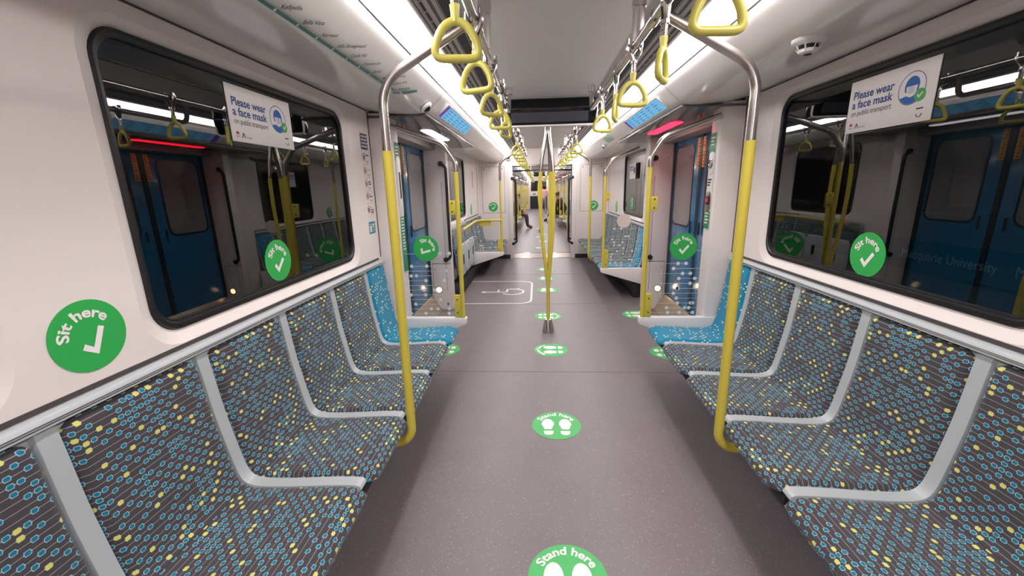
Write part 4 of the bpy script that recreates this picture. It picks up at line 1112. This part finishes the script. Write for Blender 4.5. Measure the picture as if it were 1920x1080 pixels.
# wall base: dark heater boxes below the benches
for s, side in ((-1, 'left'), (1, 'right')):
    mb = MB()
    for y0, y1 in ((Y0, S1-.02), (S2+.06, YE)): mb.box(s*1.20, s*WX, y0, y1, 0, .20)
    struct('baseboard_'+side, mb, 'dark', bevel=.01)

# small print on far left wall panel, sign on far right window
fr = frame((-WX+.001, 8.0, 0), (0, 1, 0), (0, 0, 1)); t = thing('red_notice', 'narrow red printed strip on the wall beyond the far left window', 'sticker', (-WX, 8.0, 1.6))
part('red_print', MB().prism([(0, 1.52), (.09, 1.52), (.09, 1.83), (0, 1.83)], fr, 0, .001), pmat('print_pale_red', (226, 150, 140), .6), t)
fr = frame((WX-.001, 6.75, 0), (0, -1, 0), (0, 0, 1)); t = thing('mask_sign', 'white lettered notice on the far right window', 'sign', (WX, 6.4, 1.6), 'face mask signs')
part('sign_board', MB().prism([(0, 1.60), (.40, 1.60), (.40, 1.83), (0, 1.83)], fr, 0, .003), 'swhite', t)
mb = MB(); put_text(mb, 'Please wear', .045, fr, .02, 1.76, .004, bold=.001, width=.22); put_text(mb, 'a face mask', .045, fr, .02, 1.72, .004, bold=.001, width=.22); mb.flat(circle(.05, 24, (.32, 1.72)), [tuple(range(24))], fr, .004); part('lettering', mb, 'navy', t, smooth=0)

# ------------------------------------------------------------------ platform seen through the right window
t = thing('station_sign', 'dark teal platform band lettered with the station name outside the right window', 'sign', (2.26, 2.4, .97))
part('band', MB().box(2.24, 2.26, -.6, 4.6, .95, 1.13), 'platform', t)
fr = frame((2.2385, 2.775, 0), (0, -1, 0), (0, 0, 1)); mb = MB()
put_text(mb, 'Macquarie University', .076, fr, 0, 1.020, 0, width=.57); put_text(mb, 'Macquarie University', .076, fr, .65, 1.020, 0, width=.57)
part('lettering', mb, 'platgrey', t, smooth=0)

# ------------------------------------------------------------------ passengers
def body(name, J, E, label, loc, mats, region, hairdef=None):
    """J: {joint: (x, y, z, rx, ry)} in place; E: bone list; region(bone-mid, joint names) -> material index. One continuous skinned body."""
    t = thing(name, label, 'person', loc)
    names = list(J); me = bpy.data.meshes.new('tmp'); me.from_pydata([J[n][:3] for n in names], [(names.index(a), names.index(b)) for a, b in E], [])
    o = bpy.data.objects.new('tmp', me); COL.objects.link(o)
    md = o.modifiers.new('s', 'SKIN'); md.use_smooth_shade = True
    for v, n in zip(me.skin_vertices[0].data, names): v.radius = (J[n][3], J[n][4]); v.use_root = (n == 'pelvis')
    sb = o.modifiers.new('b', 'SUBSURF'); sb.levels = sb.render_levels = 2
    m2 = bpy.data.meshes.new_from_object(o.evaluated_get(bpy.context.evaluated_depsgraph_get()))
    bpy.data.objects.remove(o)
    for m in mats: m2.materials.append(M[m])
    segs = [(Vector(J[a][:3]), Vector(J[b][:3]), region(a, b)) for a, b in E]
    for p in m2.polygons:
        c = p.center; best = 9; bi = 0
        for a, b, r in segs:
            u = max(0, min(1, (c-a).dot(b-a)/(b-a).length_squared)); d = (c-(a+(b-a)*u)).length
            if d < best: best = d; bi = r
        p.material_index = bi; p.use_smooth = True
    for v in m2.vertices: v.co -= Vector(loc)
    m2.name = 'body'; b = bpy.data.objects.new('body', m2); place(b, t); LOC[b.name] = Vector(loc)
    if hairdef:
        c, r, drop = hairdef; mb = MB(); prof = [(r*math.sin(R(a)), r*1.12*math.cos(R(a))) for a in range(0, 100, 12)]+([(r*.9, -drop*.5), (r*.6, -drop)] if drop else [])
        prof[0] = (.002, prof[0][1]); mb.lathe(prof[::-1], c, 16); part('hair', mb, 'hair', t, smooth=70)
    return t
def seated(x, y, z, s, label, mats, leg=.0, name='person', lean=.1, k=1.):
    """s: side of the carriage (-1 sits against the left wall, faces +x)"""
    d = -s; J = {}; hx = x
    def q(n, dx, dy, zz, r, r2=None): J[n] = (hx+d*dx*k, y+dy*k, z+zz*k, r*k, (r2 or r)*k)
    q('pelvis', 0, 0, .56, .12, .14); q('belly', .02, 0, .66, .13, .15); q('chest', .03+lean*.5, 0, .88, .13, .17); q('neckb', .04+lean, 0, 1.0, .07); q('neck', .05+lean, 0, 1.06, .05); q('head', .07+lean, 0, 1.17, .085, .08); q('crown', .06+lean, 0, 1.27, .06); q('nose', .15+lean, 0, 1.16, .016)
    for m, e in (('l', 1), ('r', -1)):
        q('hip'+m, .06, .09*e, .55, .105); q('knee'+m, .47+leg*.2, .11*e, .535, .085); q('ank'+m, .47+leg, .11*e, .10, .062); q('toe'+m, .66+leg, .12*e, .045, .045)
        q('sh'+m, .04+lean, .17*e, .97, .06); q('el'+m, .12+lean, .24*e, .72, .045); q('wr'+m, .36, .14*e, .64, .032); q('ha'+m, .44, .12*e, .61, .03)
        for f in range(4): q('f%d%s' % (f, m), .50-.005*abs(f-1), (.12+.022*(f-1.5))*e, .585, .009)
        q('th'+m, .46, .07*e, .60, .010)
    E = [('pelvis', 'belly'), ('belly', 'chest'), ('chest', 'neckb'), ('neckb', 'neck'), ('neck', 'head'), ('head', 'crown'), ('head', 'nose')]
    for m in 'lr':
        E += [('pelvis', 'hip'+m), ('hip'+m, 'knee'+m), ('knee'+m, 'ank'+m), ('ank'+m, 'toe'+m), ('neckb', 'sh'+m), ('sh'+m, 'el'+m), ('el'+m, 'wr'+m), ('wr'+m, 'ha'+m), ('ha'+m, 'th'+m)]+[('ha'+m, 'f%d%s' % (f, m)) for f in range(4)]
    def reg(a, b):
        if a[:3] == 'ank': return 3
        if a[:3] in ('hip', 'kne') or b[:3] == 'hip': return 2
        if a[:2] in ('wr', 'ha') or a in ('neck', 'head') : return 0
        return 1
    return body(name, J, E, label, (hx+d*.3, y, 0), mats, reg, (J['crown'][:3][0:2]+(z+1.215*k,), .098*k, 0))
seated(-1.0, 15.75, 0, -1, 'person seated on the left beyond the gangway, dark trousers and brown boots showing', ['skin', 'cbrown', 'cbrown', 'boot'], .05)
seated(.98, 18.85, 0, 1, 'person seated on the right whose black shoes stretch into the aisle', ['skin', 'cblack', 'cblack', 'cblack'], .14)
seated(.96, 16.6, 0, 1, 'dark haired person in black clothes leaning forward on the right', ['skin', 'cblack', 'cblack', 'cblack'], -.05, lean=.22)
mb = MB(); mb.lathe([(.05, 0), (.13, .03), (.15, .12), (.12, .24), (.05, .30), (.02, .33)], (.42, 16.2, .16), 14)
tag(part('plastic_bag', mb, 'bag', None, loc=(.42, 16.2, .16), smooth=60), 'white plastic bag hanging by the knees of the person in black', 'bag')
def standing(x, y, label):
    J = {}
    def q(n, dx, dy, z, r, r2=None): J[n] = (x+dx, y+dy, z, r, r2 or r)
    q('pelvis', 0, 0, .92, .13, .11); q('belly', 0, -.01, 1.05, .11, .10); q('chest', .02, -.03, 1.26, .14, .10); q('neckb', .02, -.03, 1.38, .07); q('neck', .03, -.03, 1.44, .045); q('head', .04, -.02, 1.54, .075, .085); q('crown', .04, -.01, 1.63, .06); q('nose', .05, .085, 1.53, .015)
    for m, e in (('l', 1), ('r', -1)):
        q('hip'+m, .08*e, 0, .88, .09); q('knee'+m, .10*e, .02+.05*e, .48, .06); q('ank'+m, .13*e, -.02, .09, .042); q('toe'+m, .15*e, .12, .04, .038)
        q('sh'+m, .16*e+.02, -.03, 1.35, .055); q('el'+m, .22*e, .03, 1.08, .04); q('wr'+m, .16*e, .17, .98, .028); q('ha'+m, .14*e, .24, .98, .027)
        for f in range(4): q('f%d%s' % (f, m), .13*e+.02*(f-1.5), .31-.006*abs(f-1), .975, .009)
        q('th'+m, .09*e, .26, 1.0, .010)
    E = [('pelvis', 'belly'), ('belly', 'chest'), ('chest', 'neckb'), ('neckb', 'neck'), ('neck', 'head'), ('head', 'crown'), ('head', 'nose')]
    for m in 'lr':
        E += [('pelvis', 'hip'+m), ('hip'+m, 'knee'+m), ('knee'+m, 'ank'+m), ('ank'+m, 'toe'+m), ('neckb', 'sh'+m), ('sh'+m, 'el'+m), ('el'+m, 'wr'+m), ('wr'+m, 'ha'+m), ('ha'+m, 'th'+m)]+[('ha'+m, 'f%d%s' % (f, m)) for f in range(4)]
    def reg(a, b):
        if a[:3] == 'ank': return 3
        if a[:3] in ('hip', 'kne') or b[:3] == 'hip': return 2
        if a[:2] in ('wr', 'ha', 'el') or a in ('neck', 'head'): return 0
        return 1
    body('person', J, E, label, (x, y, 0), ['skin2', 'pink', 'cgrey', 'cwhite'], reg, ((x+.04, y-.03, 1.56), .105, .16))
standing(.26, 23.7, 'person standing in the aisle far away in a pink top and grey trousers')
